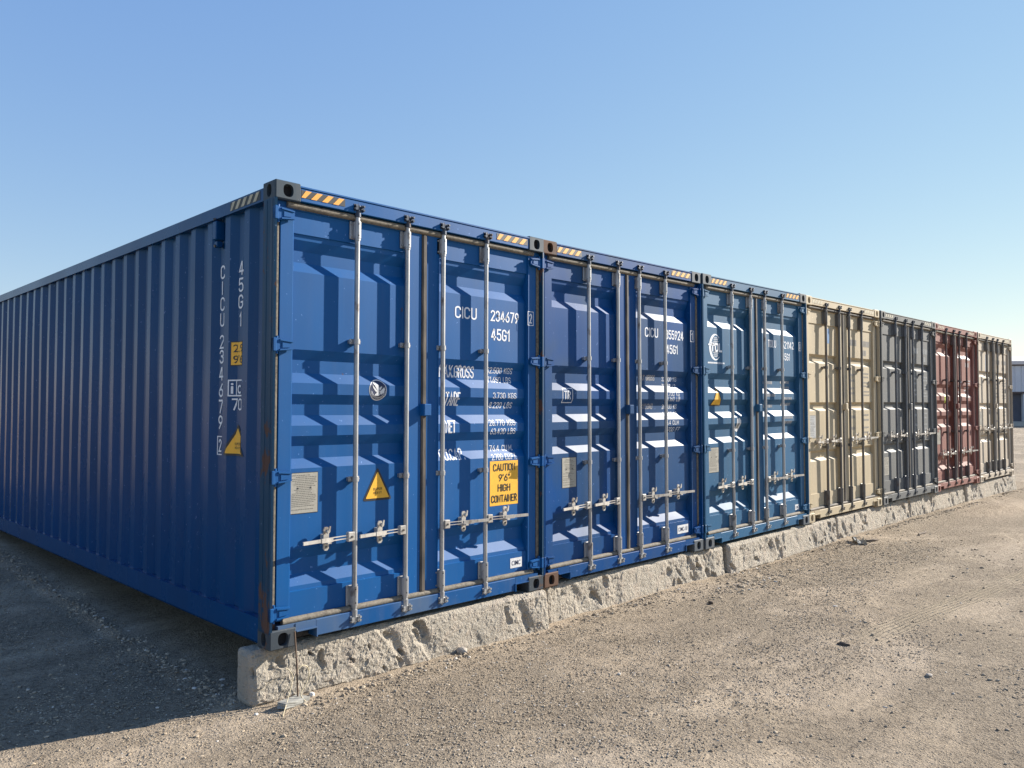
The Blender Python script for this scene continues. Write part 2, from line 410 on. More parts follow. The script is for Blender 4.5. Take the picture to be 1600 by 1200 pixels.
# ------------------------------------------------------------------ container pieces
def oval(cu, cv, w, h, n=24):
    # stadium / oval
    out = []
    for i in range(n):
        a = 2*math.pi*(i+.5)/n; c_, s_ = math.cos(a), math.sin(a)
        k = 2.6; r = (abs(c_)**k+abs(s_)**k)**(-1/k)
        out.append((cu+w/2*r*c_, cv+h/2*r*s_))
    return out
def casting(mb, x0, z0, y0, m, mdark, flip=False, flipy=False):
    """corner casting 178 x 162 x 118 with hand holes in front, side and top/bottom"""
    X, Y, Z = .178, .162, .118; b = .007; N = 24
    def face(P, w, h, hw, hh, holes=True, depth=.028):
        # P(u,v,d) -> local point
        a, c_ = b, b
        outer = []
        for i in range(N):
            an = 2*math.pi*(i+.5)/N; cc, ss = math.cos(an), math.sin(an)
            t = min((w/2-b)/abs(cc) if abs(cc) > 1e-6 else 9, (h/2-b)/abs(ss) if abs(ss) > 1e-6 else 9)
            outer.append((w/2+cc*t, h/2+ss*t))
        # snap nearest to corners
        for cx_, cy_ in ((b, b), (w-b, b), (w-b, h-b), (b, h-b)):
            j = min(range(N), key=lambda q: (outer[q][0]-cx_)**2+(outer[q][1]-cy_)**2); outer[j] = (cx_, cy_)
        if not holes:
            mb.mat(m); mb.add([P(u, v, 0) for u, v in outer], [tuple(range(N))]); return
        inn = oval(w/2, h/2, hw, hh, N)
        mb.mat(m); mb.add([P(u, v, 0) for u, v in outer]+[P(u, v, 0) for u, v in inn], [(i, (i+1) % N, N+(i+1) % N, N+i) for i in range(N)])
        mb.add([P(u, v, 0) for u, v in inn]+[P(u, v, depth) for u, v in inn], [(i, (i+1) % N, N+(i+1) % N, N+i) for i in range(N)])
        mb.mat(mdark); mb.add([P(u, v, depth) for u, v in inn], [tuple(range(N))])  # black cap stands in for the shade inside the hole
    fx = (lambda x: x0+X-x) if flip else (lambda x: x0+x)
    fy = (lambda y: y0+Y-y) if flipy else (lambda y: y0+y)
    face(lambda u, v, d: (fx(u), fy(d), z0+v), X, Z, .070, .080)
    face(lambda u, v, d: (fx(d), fy(u), z0+v), Y, Z, .058, .080)
    face(lambda u, v, d: (fx(u), fy(v), z0+Z-d), X, Y, .06, .11, holes=True)
    face(lambda u, v, d: (fx(u), fy(v), z0+d), X, Y, .06, .11, holes=False)
    face(lambda u, v, d: (fx(u), fy(Y-d), z0+v), X, Z, 0, 0, holes=False)
    face(lambda u, v, d: (fx(X-d), fy(u), z0+v), Y, Z, 0, 0, holes=False)
    mb.mat(m)
    # chamfers
    import itertools
    def C(i, j, k): # corner signs
        cx_, cy_, cz = (0, X)[i], (0, Y)[j], (0, Z)[k]
        ix, iy, iz = (b, X-b)[i], (b, Y-b)[j], (b, Z-b)[k]
        Q = lambda x, y, z: (fx(x), fy(y), z0+z)
        return Q(cx_, iy, iz), Q(ix, cy_, iz), Q(ix, iy, cz)
    for i, j in itertools.product((0, 1), repeat=2):
        a, c_ = C(i, j, 0), C(i, j, 1); mb.add([a[0], a[1], c_[1], c_[0]], [(0, 1, 2, 3)])
        a, c_ = C(0, i, j), C(1, i, j); mb.add([a[1], a[2], c_[2], c_[1]], [(0, 1, 2, 3)])
        a, c_ = C(i, 0, j), C(i, 1, j); mb.add([a[0], a[2], c_[2], c_[0]], [(0, 1, 2, 3)])
    for i, j, k in itertools.product((0, 1), repeat=3): mb.add(C(i, j, k), [(0, 1, 2)])

def hazard(mb, x0, x1, z0, z1, yy, m1, m2, n=4, slant=.045, side=False):
    def bm_(polys, m, off):
        mb.mat(m); k = 'sideflat' if side else 'flat'
        mb.frombm(conform(poly_bm(k, polys), k, yy, off))
    bm_([rect(x0, z0, x1, z1)], m2, .0015)
    st = (x1-x0)/n; pl = []
    for i in range(n):
        a = x0+st*(i-.15)
        q = [(a, z0), (a+st*.5, z0), (a+st*.5+slant, z1), (a+slant, z1)]
        q = [(min(max(u, x0), x1), v) for u, v in q]
        pl.append(q)
    bm_(pl, m1, .003)

def hinge_mb(mb, z, m, right=False):
    fx = (lambda x: WD-x) if right else (lambda x: x)
    # lug on the post + tapering blade over the gap + pin
    mb.mat(m)
    P = [(.0, -.038), (.052, -.040), (.142, -.027), (.142, .030), (.052, .040), (.0, .038)]
    P = [(fx(a), z+b) for a, b in P]
    mb.prism(P, 'y', .014, .030)
    rim = [((.048, .026), (.138, .018)), ((.048, -.036), (.138, -.026))]
    for (a0, b0), (a1, b1) in rim:
        mb.prism([(fx(a0), z+b0), (fx(a1), z+b1), (fx(a1), z+b1+.009), (fx(a0), z+b0+.009)], 'y', .004, .014)
    mb.prism([(fx(.066), z-.018), (fx(.118), z-.014), (fx(.118), z+.010), (fx(.066), z+.014)], 'y', .009, .014)
    mb.box(fx(.0), fx(.022), -.001, .05, z-.042, z+.042, .003)
    mb.tube([(fx(.034), .026, z-.055), (fx(.034), .026, z+.055)], .0105, 8)

def cam_mb(mb, x, z, s, m):
    """toothed cam and keeper at the end of a bar, s=+1 top / -1 bottom"""
    mb.mat(m); y = .018
    mb.tube([(x, y, z-s*.06), (x, y, z-s*.01)], .0235, 10)
    mb.tube([(x, y-.004, z-.020), (x, y-.004, z+.016)], .021, 8)
    for dx in (-1, 1):
        mb.prism([(x+dx*.012, z-.014), (x+dx*.038, z-.020), (x+dx*.044, z-.008), (x+dx*.028, z-.001), (x+dx*.042, z+.006), (x+dx*.036, z+.018), (x+dx*.012, z+.014)], 'y', y-.028, y-.012)
        mb.tube([(x+dx*.031, y-.012, z+.010), (x+dx*.031, y-.036, z+.012)], .008, 6)
        mb.tube([(x+dx*.030, y-.012, z-.012), (x+dx*.030, y-.032, z-.012)], .007, 6)
        mb.prism([(x+dx*.024, z-.024), (x+dx*.038, z-.024), (x+dx*.038, z+.024), (x+dx*.024, z+.024)], 'y', y-.014, .008)
    mb.tube([(x, y, z+s*.012), (x, y, z+s*.034)], .013, 8)
def locking_bar(x, handle_side, hz, clamps, mrod, mfit, mcam, parent, big=False):
    y = .018; mb = MB(); mb.mat(mrod)
    mb.tube([(x, y, .10), (x, y, 2.80)], .0168, 14)
    cam_mb(mb, x, 2.822, 1, mcam); cam_mb(mb, x, .088, -1, mfit)
    for z0, z1, py in (((2.615, 2.735, .054), (.172, .305, .056)) if not big else ((2.56, 2.735, .054), (.172, .37, .056))):   # bearing brackets
        mb.mat(mfit)
        mb.box(x-.044, x+.044, py-.014, py, z0, z1, .003)
        mb.box(x-.026, x+.026, y-.004, py-.012, z0+.006, z1-.006, .003)
        mb.tube([(x, y, z0+.004), (x, y, z1-.004)], .0245, 12)
        mb.tube([(x, y, z0-.012), (x, y, z0+.006)], .021, 10)
        for dx in (-.034, .034):
            for zz in (z0+.02, z1-.02): mb.tube([(x+dx, py-.02, zz), (x+dx, py-.012, zz)], .006, 6)
        mb.mat(M['black'])
        for zz in (z0+.022, z1-.022): mb.tube([(x-.004, y-.026, zz), (x-.004, y-.02, zz)], .0045, 6)
    for z in clamps:
        mb.mat(mfit)
        mb.box(x-.042, x+.042, .034, .046, z-.017, z+.017, .002)
        mb.prism([(x-.036, z-.012), (x+.036, z-.012), (x+.036, z+.012), (x-.036, z+.012)], 'y', .046, .072)
        mb.tube([(x, y, z-.017), (x, y, z+.017)], .0225, 12)
        for dx in (-.033, .033): mb.tube([(x+dx, .026, z), (x+dx, .034, z)], .007, 6)
    bar = mb.build('locking_bar', parent)
    return bar
def handle(x, d, z, m, parent, P):
    mb = MB(); mb.mat(m); y = .008
    mb.box(x+d*.012, x+d*.062, y-.014, y+.022, z-.031, z+.031, .004)        # hub
    mb.mat(M['galvdark']); mb.tube([(x+d*.036, y-.019, z), (x+d*.036, y-.012, z)], .008, 8); mb.mat(m)
    pts = [(x+d*.05, y, z), (x+d*.12, y-.003, z+.001), (x+d*.20, y-.008, z-.001), (x+d*.255, y-.012, z-.003)]
    def YB(a, b0, b1): # plan outline of a lever swinging out from the door
        return [(x+d*a, y-.004-(a-.055)*.13+b0), (x+d*b1, y-.004-(b1-.055)*.13+b0), (x+d*b1, y-.004-(b1-.055)*.13+.012+b0), (x+d*a, y-.004-(a-.055)*.13+.012+b0)]
    for dz in (-.011, .008): mb.prism(YB(.055, 0, .20), 'z', z+dz, z+dz+.005)
    mb.prism(YB(.185, -.004, .275), 'z', z-.014, z+.013)
    mb.prism(YB(.27, -.001, .415), 'z', z-.010, z+.011)
    # retainer plate on the door and its swivelling catch with a rounded top
    cx = x+d*.215
    pl = [(cx-.02, z-.058), (cx-.010, z-.072), (cx+.010, z-.072), (cx+.02, z-.058), (cx+.02, z+.064), (cx+.012, z+.078), (cx-.012, z+.078), (cx-.02, z+.064)]
    mb.prism(pl, 'y', y+.012, y+.022)
    mb.box(cx-.014, cx+.014, y-.03, prof(P)(z)+.002, z-.024, z-.012); mb.box(cx-.014, cx+.014, y+.02, prof(P)(z)+.002, z-.03, z+.03)
    mb.tube([(cx, y+.006, z+.053), (cx, y-.016, z+.053)], .0125, 8)
    mb.prism([(cx-.008, z+.04), (cx+.012, z+.05), (cx+.016, z+.084), (cx+.008, z+.088), (cx, z+.066)], 'y', y-.018, y-.008)
    mb.mat(M['galvdark']); mb.tube([(cx, y+.014, z-.05), (cx, y+.006, z-.05)], .008, 8)
    return mb.build('handle', parent)

def data_plate(parent, P, x0, x1, z0, z1, m=None, lines=True, seed=0):
    d = Decal('door', P); d.polys([rect(x0, z0, x1, z1)], M['blackpaint'], .0012).polys([rect(x0+.004, z0+.004, x1-.004, z1-.004)], m or M['plate'], .0024)
    if lines:
        rr = random.Random(seed); pl = []
        z = z1-.02
        while z > z0+.015:
            x = x0+.012+(rr.random()*.04 if z > z0+.12 else 0)
            xe = x1-.012-(rr.random()*.06)
            while x < xe:
                w = .004+rr.random()*.014
                pl.append(rect(x, z, min(x+w, x1-.01), z+.0035)); x += w+.0035
            z -= .0115 if rr.random() > .18 else .021
        d.polys(pl, M['platetext'], .0032)
        zc = z0+(z1-z0)*.62
        d.polys([circle(x0+.055, zc, .006, 8), circle(x1-.055, zc, .006, 8)], M['blackpaint'], .004)
    return d.build('data_plate', parent)
def tri_round(cx, z0, z1, hw, r=.014):
    out = []
    P_ = [(cx-hw, z0), (cx+hw, z0), (cx, z1)]
    for i in range(3):
        p = Vector(P_[i]); a = (Vector(P_[i-1])-p).normalized(); b = (Vector(P_[(i+1) % 3])-p).normalized()
        s_ = p+a*r*1.6; e = p+b*r*1.6
        out += [tuple(s_), tuple((s_+e)/2*.4+p*.6), tuple(e)]
    return out
def heavy(parent, kind, P, cx, z0, z1, hw, txt=True):
    d = Decal(kind, P); d.polys([tri_round(cx, z0, z1, hw)], M['blackpaint'], .0015)
    k = .80; zc = z0+(z1-z0)/3
    d.polys([tri_round(cx, zc+(z0-zc)*k, zc+(z1-zc)*k, hw*k, .006)], M['yellow'], .003)
    if txt:
        d.text('SUPER', cx-.036, z0+.070, .017, .072, M['blackpaint'], .0042, bold=.0)
        d.text('HEAVY', cx-.034, z0+.044, .017, .068, M['blackpaint'], .0042)
    return d.build('warning_sticker', parent)

def door_leaf(root, right, P, mp, cfg):
    """one door leaf with its fittings as sub-parts"""
    fx = (lambda x: WD-x) if right else (lambda x: x)
    mb = MB(); mb.mat(mp)
    xc0, xc1 = (1.062, 1.178) if not right else (WD-1.345, WD-1.226)   # centre member, in mirrored x for right
    xa, xb = .150, xc0
    pts = P
    n = len(pts)
    # corrugated sheet, a strip of quads; slightly subdivided in x for the oil-canning
    vs = []
    for z, y in pts: vs += [(fx(xa-.001), y, z), (fx(xb+.001), y, z)]
    mb.add(vs, [(2*i, 2*i+1, 2*i+3, 2*i+2) for i in range(n-1)])
    mb.box(fx(.058), fx(.150), .040, .13, .16, 2.745, .003)
    mb.box(fx(xc0), fx(xc1), .040, .13, .16, 2.745, .003)
    # narrow return beside each member (welded angle)
    mb.box(fx(.150), fx(.157), .050, .12, .328, 2.59)
    mb.box(fx(xb-.007), fx(xb), .050, .12, .328, 2.59)
    mb.box(fx(.06), fx(xc1-.002), .124, .14, .165, 2.74)       # back skin
    leaf = mb.build('door', root)
    for z in cfg.get('hinges', (2.69, 1.87, 1.05, .215)):
        h = MB(); hinge_mb(h, z, cfg.get('mhinge', mp), right); h.build('hinge', leaf)
    return leaf

def container(idx, pos, roll, paintm, P, cfg):
    root = empty('shipping_container', pos); root.rotation_euler = (0, roll, cfg.get('rz', 0))
    root['label'] = cfg['label']; root['category'] = 'container'; root['group'] = 'shipping containers side by side in a long row'
    pm = paintm
    pp = cfg.get('post', pm)
    cm_ = cfg.get('casting', pm)
    # --- frame
    for right in (False, True):
        fx = (lambda x: WD-x) if right else (lambda x: x)
        mb = MB(); mb.mat(pp)
        # J-shaped corner post (plan outline), hollow channel facing the door
        pl = [(.0, .004), (.015, .001), (.015, .052), (.060, .052), (.060, .135), (.0, .150)]
        mb.prism([(fx(a), b) for a, b in pl], 'z', .10, 2.785)
        mb.mat(pp)
        mb.box(fx(-.0015), fx(.001), .030, .062, .12, 2.775)
        mb.box(fx(-.0015), fx(.001), .100, .118, .12, 2.775)
        mb.mat(M['gasket'] if idx < 3 else M['rodtan']).box(fx(.018), fx(.050), .040, .0535, .17, 2.74, .004)
        mb.build('corner_post', root)
        for z0, cmat in ((0, cfg.get('castb', cm_)), (HT-.118, cfg.get('castt', cm_))):
            for back in (False, True):
                if back and idx > 0: continue
                mc = MB()
                mm = cmat[1 if right else 0] if isinstance(cmat, tuple) else cmat
                casting(mc, (WD-.178 if right else 0), z0, (0 if not back else LN-.162), mm, M['black'], flip=right, flipy=back)
                mc.build('corner_casting', root)
        # rails
        if idx == 0 or True:
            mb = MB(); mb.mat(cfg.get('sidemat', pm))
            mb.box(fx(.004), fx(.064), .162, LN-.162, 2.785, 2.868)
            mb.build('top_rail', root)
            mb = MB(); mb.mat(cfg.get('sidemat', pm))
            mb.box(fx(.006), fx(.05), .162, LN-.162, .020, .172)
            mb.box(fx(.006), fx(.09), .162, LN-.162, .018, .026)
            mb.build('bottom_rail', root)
    # --- header
    mb = MB(); mb.mat(pm)
    mb.box(.178, WD-.178, .006, .11, 2.787, 2.872, .003)
    mb.mat(pm).box(.170, WD-.170, .001, .16, 2.872, 2.884, .002)
    mb.box(.014, WD-.014, .045, .14, 2.735, 2.7775)
    hd = mb.build('header', root)
    if cfg.get('hazard', True):
        hm = cfg.get('hmat', (M['amber'], M['blackpaint']))
        for a, b in ((.180, .505), (1.895, 2.245)):
            q = MB(); hazard(q, a, b, 2.812, 2.860, .006, *hm); q.build('hazard_stripe', hd, )
    # --- gaskets
    g = MB(); g.mat(cfg.get('gmat', M['gasket']))
    g.tube([(.10, .040, 2.761), (WD-.10, .040, 2.761)], .0215, 10)
    g.build('seal', root)
    g = MB(); g.mat(cfg.get('gmat', M['gasket'])); g.tube([(.10, .043, .152), (WD-.10, .043, .152)], .021, 10); g.build('seal', root)
    # --- sill with forklift-side notches and rims
    mb = MB(); mb.mat(cfg.get('sill', pm))
    mb.box(.322, WD-.322, .008, .10, .034, .137, .003)
    mb.box(.178, .322, .008, .10, .090, .137); mb.box(WD-.322, WD-.178, .008, .10, .090, .137)
    mb.box(.0602, .178, .012, .10, .118, .137); mb.box(WD-.178, WD-.0602, .012, .10, .118, .137)
    for s in (0, 1):
        f2 = (lambda x: WD-x) if s else (lambda x: x)
        mb.box(f2(.180), f2(.330), -.003, .10, .086, .093); mb.box(f2(.322), f2(.330), -.003, .10, .030, .086)
    mb.mat(M['black']); mb.box(.175, WD-.175, .16, .17, .0, .12)  # near-black sheet painted in for the shade behind the notches
    mb.mat(M['blackpaint']); mb.box(.055, WD-.055, .102, .14, .022, .16)
    mb.build('sill', root)
    # --- walls, roof, rear
    for right in (False, True):
        if right and idx < 6: 
            mb = MB(); mb.mat(pm).box(WD-.03, WD-.02, .15, LN-.16, .16, 2.80); mb.build('side_wall', root); continue
        if not right and idx > 0:
            mb = MB(); mb.mat(pm).box(.02, .03, .15, LN-.16, .16, 2.80); mb.build('side_wall', root); continue
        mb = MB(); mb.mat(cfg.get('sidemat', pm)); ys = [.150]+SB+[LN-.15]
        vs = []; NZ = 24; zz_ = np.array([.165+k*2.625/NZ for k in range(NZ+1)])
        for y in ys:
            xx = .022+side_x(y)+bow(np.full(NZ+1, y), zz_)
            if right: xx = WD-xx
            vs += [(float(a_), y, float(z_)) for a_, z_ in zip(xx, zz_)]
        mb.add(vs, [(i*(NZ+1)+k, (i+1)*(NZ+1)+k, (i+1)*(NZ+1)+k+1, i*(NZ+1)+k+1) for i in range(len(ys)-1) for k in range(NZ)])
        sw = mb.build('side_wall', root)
    mb = MB(); mb.mat(pm)
    ys = [.16+.1*i for i in range(120)]; vs = []
    for i, y in enumerate(ys): vs += [(.03, y, 2.862+(.012 if i % 4 < 2 else 0)), (WD-.03, y, 2.862+(.012 if i % 4 < 2 else 0))]
    mb.add(vs, [(2*i, 2*i+1, 2*i+3, 2*i+2) for i in range(len(ys)-1)]); mb.box(.03, WD-.03, .16, LN-.2, 2.84, 2.85)
    mb.build('roof', root)
    mb = MB(); mb.mat(pm).box(.0, WD, LN-.15, LN-.01, .12, HT-.12); mb.build('rear_wall', root)
    mb = MB(); mb.mat(M['blackpaint']).box(.05, WD-.05, .16, LN-.16, .12, .16)
    for k in range(30): mb.box(.05, WD-.05, .5+k*.38, .545+k*.38, .03, .12)
    mb.build('floor_frame', root)
    # --- doors
    hz = cfg['handle_z']; clamps = cfg['clamps']
    leaves = []
    for right in (False, True):
        leaf = door_leaf(root, right, P, pm, cfg); leaves.append(leaf)
        for x in ((.612, 1.032) if not right else (1.362, 1.795)):
            locking_bar(x, -1 if not right else 1, hz, clamps, cfg.get('rod', M['galv']), cfg.get('fit', M['galv']), cfg.get('cam', M['camdark']), leaf, big=idx > 2)
            handle(x, 1 if right else -1, hz, M['cast'], leaf, P)
    g = MB(); g.mat(M['gasketdark']); g.box(1.180, 1.222, .028, .10, .165, 2.742, .010); g.build('seal', leaves[1])
    g = MB(); g.mat(cfg.get('mhinge', pm)); g.box(1.170, 1.236, -.012, .045, 1.425, 1.512, .006); g.build('door_latch', leaves[1])
    return root, leaves

# ------------------------------------------------------------------ paints
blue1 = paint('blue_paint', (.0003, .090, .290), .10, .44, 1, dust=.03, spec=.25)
blue1shaded = paint('blue_shaded_side_paint', (.0002, .052, .168), .05, .22, 1, dust=.02, spec=.17)  # same blue, its colour darkened to deepen the shade on side, rails and vent
blue1post = paint('blue_post_paint', (.003, .046, .105), .55, .5, 4, spec=.22, dust=.14)
blue1sill = paint('blue_sill_paint', (.002, .078, .25), .22, .42, 4, spec=.25, dust=.1, fade=(.15, .19, .22), fade_amt=.45)
blue2 = paint('dark_blue_paint', (.0002, .060, .220), .03, .42, 2, dust=.03, spec=.16, fade=(.035, .072, .105), fade_amt=.42)
blue3 = paint('faded_blue_paint', (.028, .115, .225), .03, .44, 3, dust=.06, spec=.2)
tan4 = paint('tan_paint', (.49, .405, .27), .05, .6, 4, spec=.25)
grey5 = paint('grey_paint', (.155, .158, .155), .05, .6, 5, spec=.2)
red6 = paint('oxide_red_paint', (.24, .095, .075), .12, .6, 6, spec=.2, fade=(.28, .14, .12), fade_amt=.6)
cream7 = paint('cream_paint', (.50, .425, .33), .04, .6, 7, spec=.25)
cast_a = paint('casting_grey_blue', (.012, .040, .075), .35, .55, 8, spec=.3, fade=(.05, .07, .085), fade_amt=.7)
cast_b = paint('casting_bottom', (.05, .065, .08), .50, .6, 9, spec=.25, fade=(.15, .125, .095), fade_amt=.8)
cast_r = paint('casting_rusty', (.09, .055, .04), 1.0, .65, 5)
cast_g = paint('casting_greyed', (.085, .10, .115), .3, .6, 6, spec=.25)

A = dict(P=PA, handle_z=.632, clamps=(1.925, 1.008)); B = dict(P=PB, handle_z=1.015, clamps=(1.99, .94))
S = 2.4596
zj = [0.0, -.018, -.016, -.004, .004, .004, -.002, -.004]     # height of the row at each joint
CON = []
specs = [
 (A, blue1, dict(sidemat=blue1shaded, post=blue1post, castt=cast_a, castb=cast_b, sill=blue1sill, label='nearest blue shipping container, lettered CICU 234679, its long side in view')),
 (A, blue2, dict(castt=(cast_r, cast_a), castb=(cast_r, cast_g), casting=cast_a, label='darker blue shipping container lettered CICU 355924, second from the near corner')),
 (A, blue3, dict(castt=(cast_a, cast_g), castb=cast_g, label='faded blue shipping container with a round white TDL logo on its door')),
 (B, tan4, dict(rod=M['rodtan'], fit=M['rodtan'], hmat=(M['pale'], tan4), gmat=M['gasketdark'], label='tan shipping container between the faded blue and the grey one')),
 (B, grey5, dict(rod=M['rodgrey'], fit=M['rodgrey'], hmat=(M['pale'], grey5), label='grey shipping container between the tan and the oxide red one')),
 (A, red6, dict(rod=M['rodred'], fit=M['rodred'], hmat=(M['pale'], red6), label='oxide red shipping container near the far end of the row')),
 (B, cream7, dict(rod=M['rodtan'], fit=M['rodtan'], hmat=(M['pale'], cream7), gmat=M['gasketdark'], label='cream shipping container at the far right end of the row')),
]
dyo = [0, .004, -.006, .010, -.004, .012, .0]
for i, (base, pm, cf) in enumerate(specs):
    cfg = dict(base); cfg.update(cf); cfg['rz'] = (0, .0005, -.0006, .0004, -.0005, .0006, .0002)[i]
    roll = -math.atan2(zj[i+1]-zj[i], S)
    CON.append(container(i, (S*i-(.0 if i == 0 else .008), dyo[i], zj[i]), roll, pm, cfg['P'], cfg))

# ------------------------------------------------------------------ markings, container 1
root, (dl, dr) = CON[0]; WT = M['white']
data_plate(dl, PA, .160, .362, .806, 1.068, seed=1)
heavy(dl, 'door', PA, .827, .846, 1.075, .122)
d = Decal('door', PA); cx, cz = .825, 1.605
d.polys([circle(cx, cz, .073, 32)], M['offwhite'], .0015).polys([circle(cx, cz, .066, 32)], M['navy'], .003)
d.polys(ring_polys(cx, cz, .050, .053, 190, 350, 20)+ring_polys(cx, cz, .059, .061, 185, 355, 20), M['offwhite'], .0045)
bird = [[(-.002, -.045), (.016, -.030), (.014, -.004), (-.006, -.002), (-.018, -.026)],
        [(-.006, -.004), (.012, .000), (.004, .030), (-.010, .048), (-.030, .056), (-.040, .050), (-.026, .026), (-.014, .008)],
        [(.006, -.012), (.022, -.004), (.050, .020), (.056, .004), (.046, -.018), (.028, -.030), (.012, -.028)],
        [(-.018, .006), (-.008, -.004), (-.010, -.020), (-.028, -.004), (-.044, .018), (-.046, .034)],
        [(.006, .0), (.012, .016), (.024, .026), (.034, .022), (.026, .014), (.020, .0)], [(-.012, -.044), (-.030, -.036), (-.020, -.024), (-.008, -.034)]]
d.polys([[(cx+a, cz+b) for a, b in p] for p in bird], M['offwhite'], .0045)
d.polys([rect(cx-.046+.009*k, cz-.057+abs(k-5)*.0022, cx-.042+.009*k, cz-.052+abs(k-5)*.0022) for k in range(11)], M['offwhite'], .0045)
d.build('eagle_sticker', dl)
d = Decal('door', PA)
d.text('CICU', 1.522, 2.166, .092, .222, WT).text('234679', 1.893, 2.172, .088, .315, WT).text('45G1', 1.898, 2.020, .094, .205, WT)
d.polys(frame_polys(2.283, 2.165, 2.351, 2.282, .005), WT, -.0285+.0015).build('lettering', dr)
def on_member(parent, ch, x0, z0, x1, z1, m):
    q = Decal('flat', .040); q.polys(frame_polys(x0, z0, x1, z1, .005), m, .0015).text(ch, x0+.019, z0+.018, z1-z0-.036, x1-x0-.038, m); q.build('lettering', parent)
bpy.data.objects.remove([o for o in dr.children if o.name.startswith('lettering')][0])
d = Decal('door', PA)
d.text('CICU', 1.522, 2.166, .092, .222, WT).text('234679', 1.893, 2.172, .088, .315, WT).text('45G1', 1.898, 2.020, .094, .205, WT)
d.text('MAX.GROSS', 1.397, 1.714, .094, .350, WT, wt=.11).text('TARE', 1.434, 1.500, .104, .150, WT, wt=.11).text('NET', 1.434, 1.294, .098, .104, WT, wt=.12).text('CU.CAP.', 1.392, 1.092, .084, .245, WT, wt=.11)
rows = [('32.500 KGS', 1.860, 1.760, .285), ('71.650 LBS', 1.866, 1.686, .265), ('3.730 KGS', 1.900, 1.560, .262), ('8.220 LBS', 1.888, 1.484, .252),
        ('28.770 KGS', 1.862, 1.345, .290), ('63.430 LBS', 1.876, 1.277, .280), ('76.4 CU.M.', 1.896, 1.142, .255), ('2.700 CU.FT.', 1.890, 1.074, .280)]
for t, x, z, w in rows: d.text(t, x+.02, z, .048, w, WT, wt=.115)
d.build('lettering', dr)
on_member(dr, '2', 2.283, 2.165, 2.351, 2.282, WT)
d = Decal('door', PA); d.polys([rect(1.890, .715, 2.202, 1.066)], M['yellow'], .0015)
for t, x, z, w, h in (('CAUTION', 1.925, .985, .245, .060), ("9'6\"", 1.985, .904, .125, .058), ('HIGH', 1.975, .823, .140, .060), ('CONTAINER', 1.905, .738, .285, .060)):
    d.text(t, x, z, h, w, M['blackpaint'], .003, wt=.15)
d.build('caution_sticker', dr)
def maker(parent, x0, x1, z0, z1, t, P=PA):
    d = Decal('door', P); d.polys([rect(x0, z0, x1, z1)], M['offwhite'], .0015).text(t, x0+.016, z0+(z1-z0)*.28, (z1-z0)*.46, x1-x0-.032, M['navy'], .003, bold=.004); d.build('maker_sticker', parent)
maker(dr, 2.105, 2.236, .205, .283, 'CIMC')
# long side of container 1; u = -y
sw = [o for o in root.children if o.name.startswith('side_wall')][0]
d = Decal('side', None)
for ch, z in zip('CICU234679', (2.421, 2.31, 2.199, 2.089, 1.936, 1.833, 1.715, 1.601, 1.488, 1.38)):
    w = .022 if ch == 'I' else .066
    d.text(ch, -.832-w/2, z-.048, .096, w, WT)
for ch, z in zip('45G1', (2.416, 2.303, 2.19, 2.07)):
    w = .026 if ch == '1' else .066
    d.text(ch, -.556-w/2, z-.048, .096, w, WT)
d.polys(frame_polys(-.873, 1.155, -.790, 1.285, .007), WT, .0015).text('2', -.853, 1.175, .090, .043, WT)
d.polys(frame_polys(-.655, 1.556, -.49, 1.668, .009)+[rect(-.595, 1.566, -.588, 1.658)], WT, .0015).text('i', -.634, 1.575, .075, .020, WT, bold=.01).text('c', -.578, 1.575, .085, .045, WT, bold=.01).text('70', -.625, 1.462, .080, .11, WT)
d.build('lettering', sw)
d = Decal('side', None); d.polys([rect(-.640, 1.760, -.47, 1.925)], M['blackpaint'], .0015).polys([rect(-.633, 1.767, -.477, 1.918)], M['yellow'], .003)
d.text('2.9', -.618, 1.852, .052, .11, M['blackpaint'], .0042, bold=.006).text("9'6", -.618, 1.778, .052, .11, M['blackpaint'], .0042, bold=.006).build('height_sticker', sw)
heavy(sw, 'side', None, -.560, 1.160, 1.375, .150)
q = MB(); hazard(q, -.62, -.20, 2.800, 2.856, .004, M['pale'], M['blackpaint'], n=5, side=True)
q.build('hazard_stripe', [o for o in root.children if o.name.startswith('top_rail')][0])
v = MB(); v.mat(blue1shaded); v.box(-.006, .06, .815, .875, 2.640, 2.770, .006); v.box(.006, .05, .823, .866, 2.59, 2.632, .004)
v.mat(M['galvdark']); v.tube([(.004, .845, 2.79), (-.010, .845, 2.785), (-.010, .845, 2.772)], .006, 6); v.tube([(.01, .845, 2.60), (-.004, .845, 2.597)], .010, 8)
v.build('vent', sw)

# ------------------------------------------------------------------ container 2
root, (dl, dr) = CON[1]
data_plate(dl, PA, .300, .488, .795, 1.058, seed=2)
d = Decal('door', PA); d.polys(frame_polys(.315, 1.530, .450, 1.660, .006), WT, .0015).text('TR', .335, 1.560, .075, .085, WT).build('lettering', dl)
d = Decal('door', PA)
d.text('CICU', 1.525, 2.175, .095, .222, WT).text('355924', 1.874, 2.172, .095, .325, WT).text('45G1', 1.884, 2.026, .092, .205, WT)
d.text('MAX GROSS', 1.467, 1.750, .055, .262, M['greylet']).text('PAYLOAD', 1.467, 1.470, .055, .220, M['greylet'])
for t, x, z, w in (('32.500 KG', 1.850, 1.748, .262), ('71.650 LB', 1.850, 1.676, .245), ('3.700 KG', 1.88, 1.600, .24), ('8.160 LB', 1.890, 1.548, .24), ('28.800 KG', 1.850, 1.470, .262), ('63.490 LB', 1.850, 1.398, .262), ('76.4 CU.M', 1.85, 1.31, .25), ('2.700 FT', 1.880, 1.240, .26)):
    d.text(t, x, z, .045, w, WT, wt=.115)
d.build('lettering', dr)
on_member(dr, '1', 2.283, 2.165, 2.351, 2.282, WT)
maker(dr, 2.040, 2.235, .205, .290, 'CIMC-10')
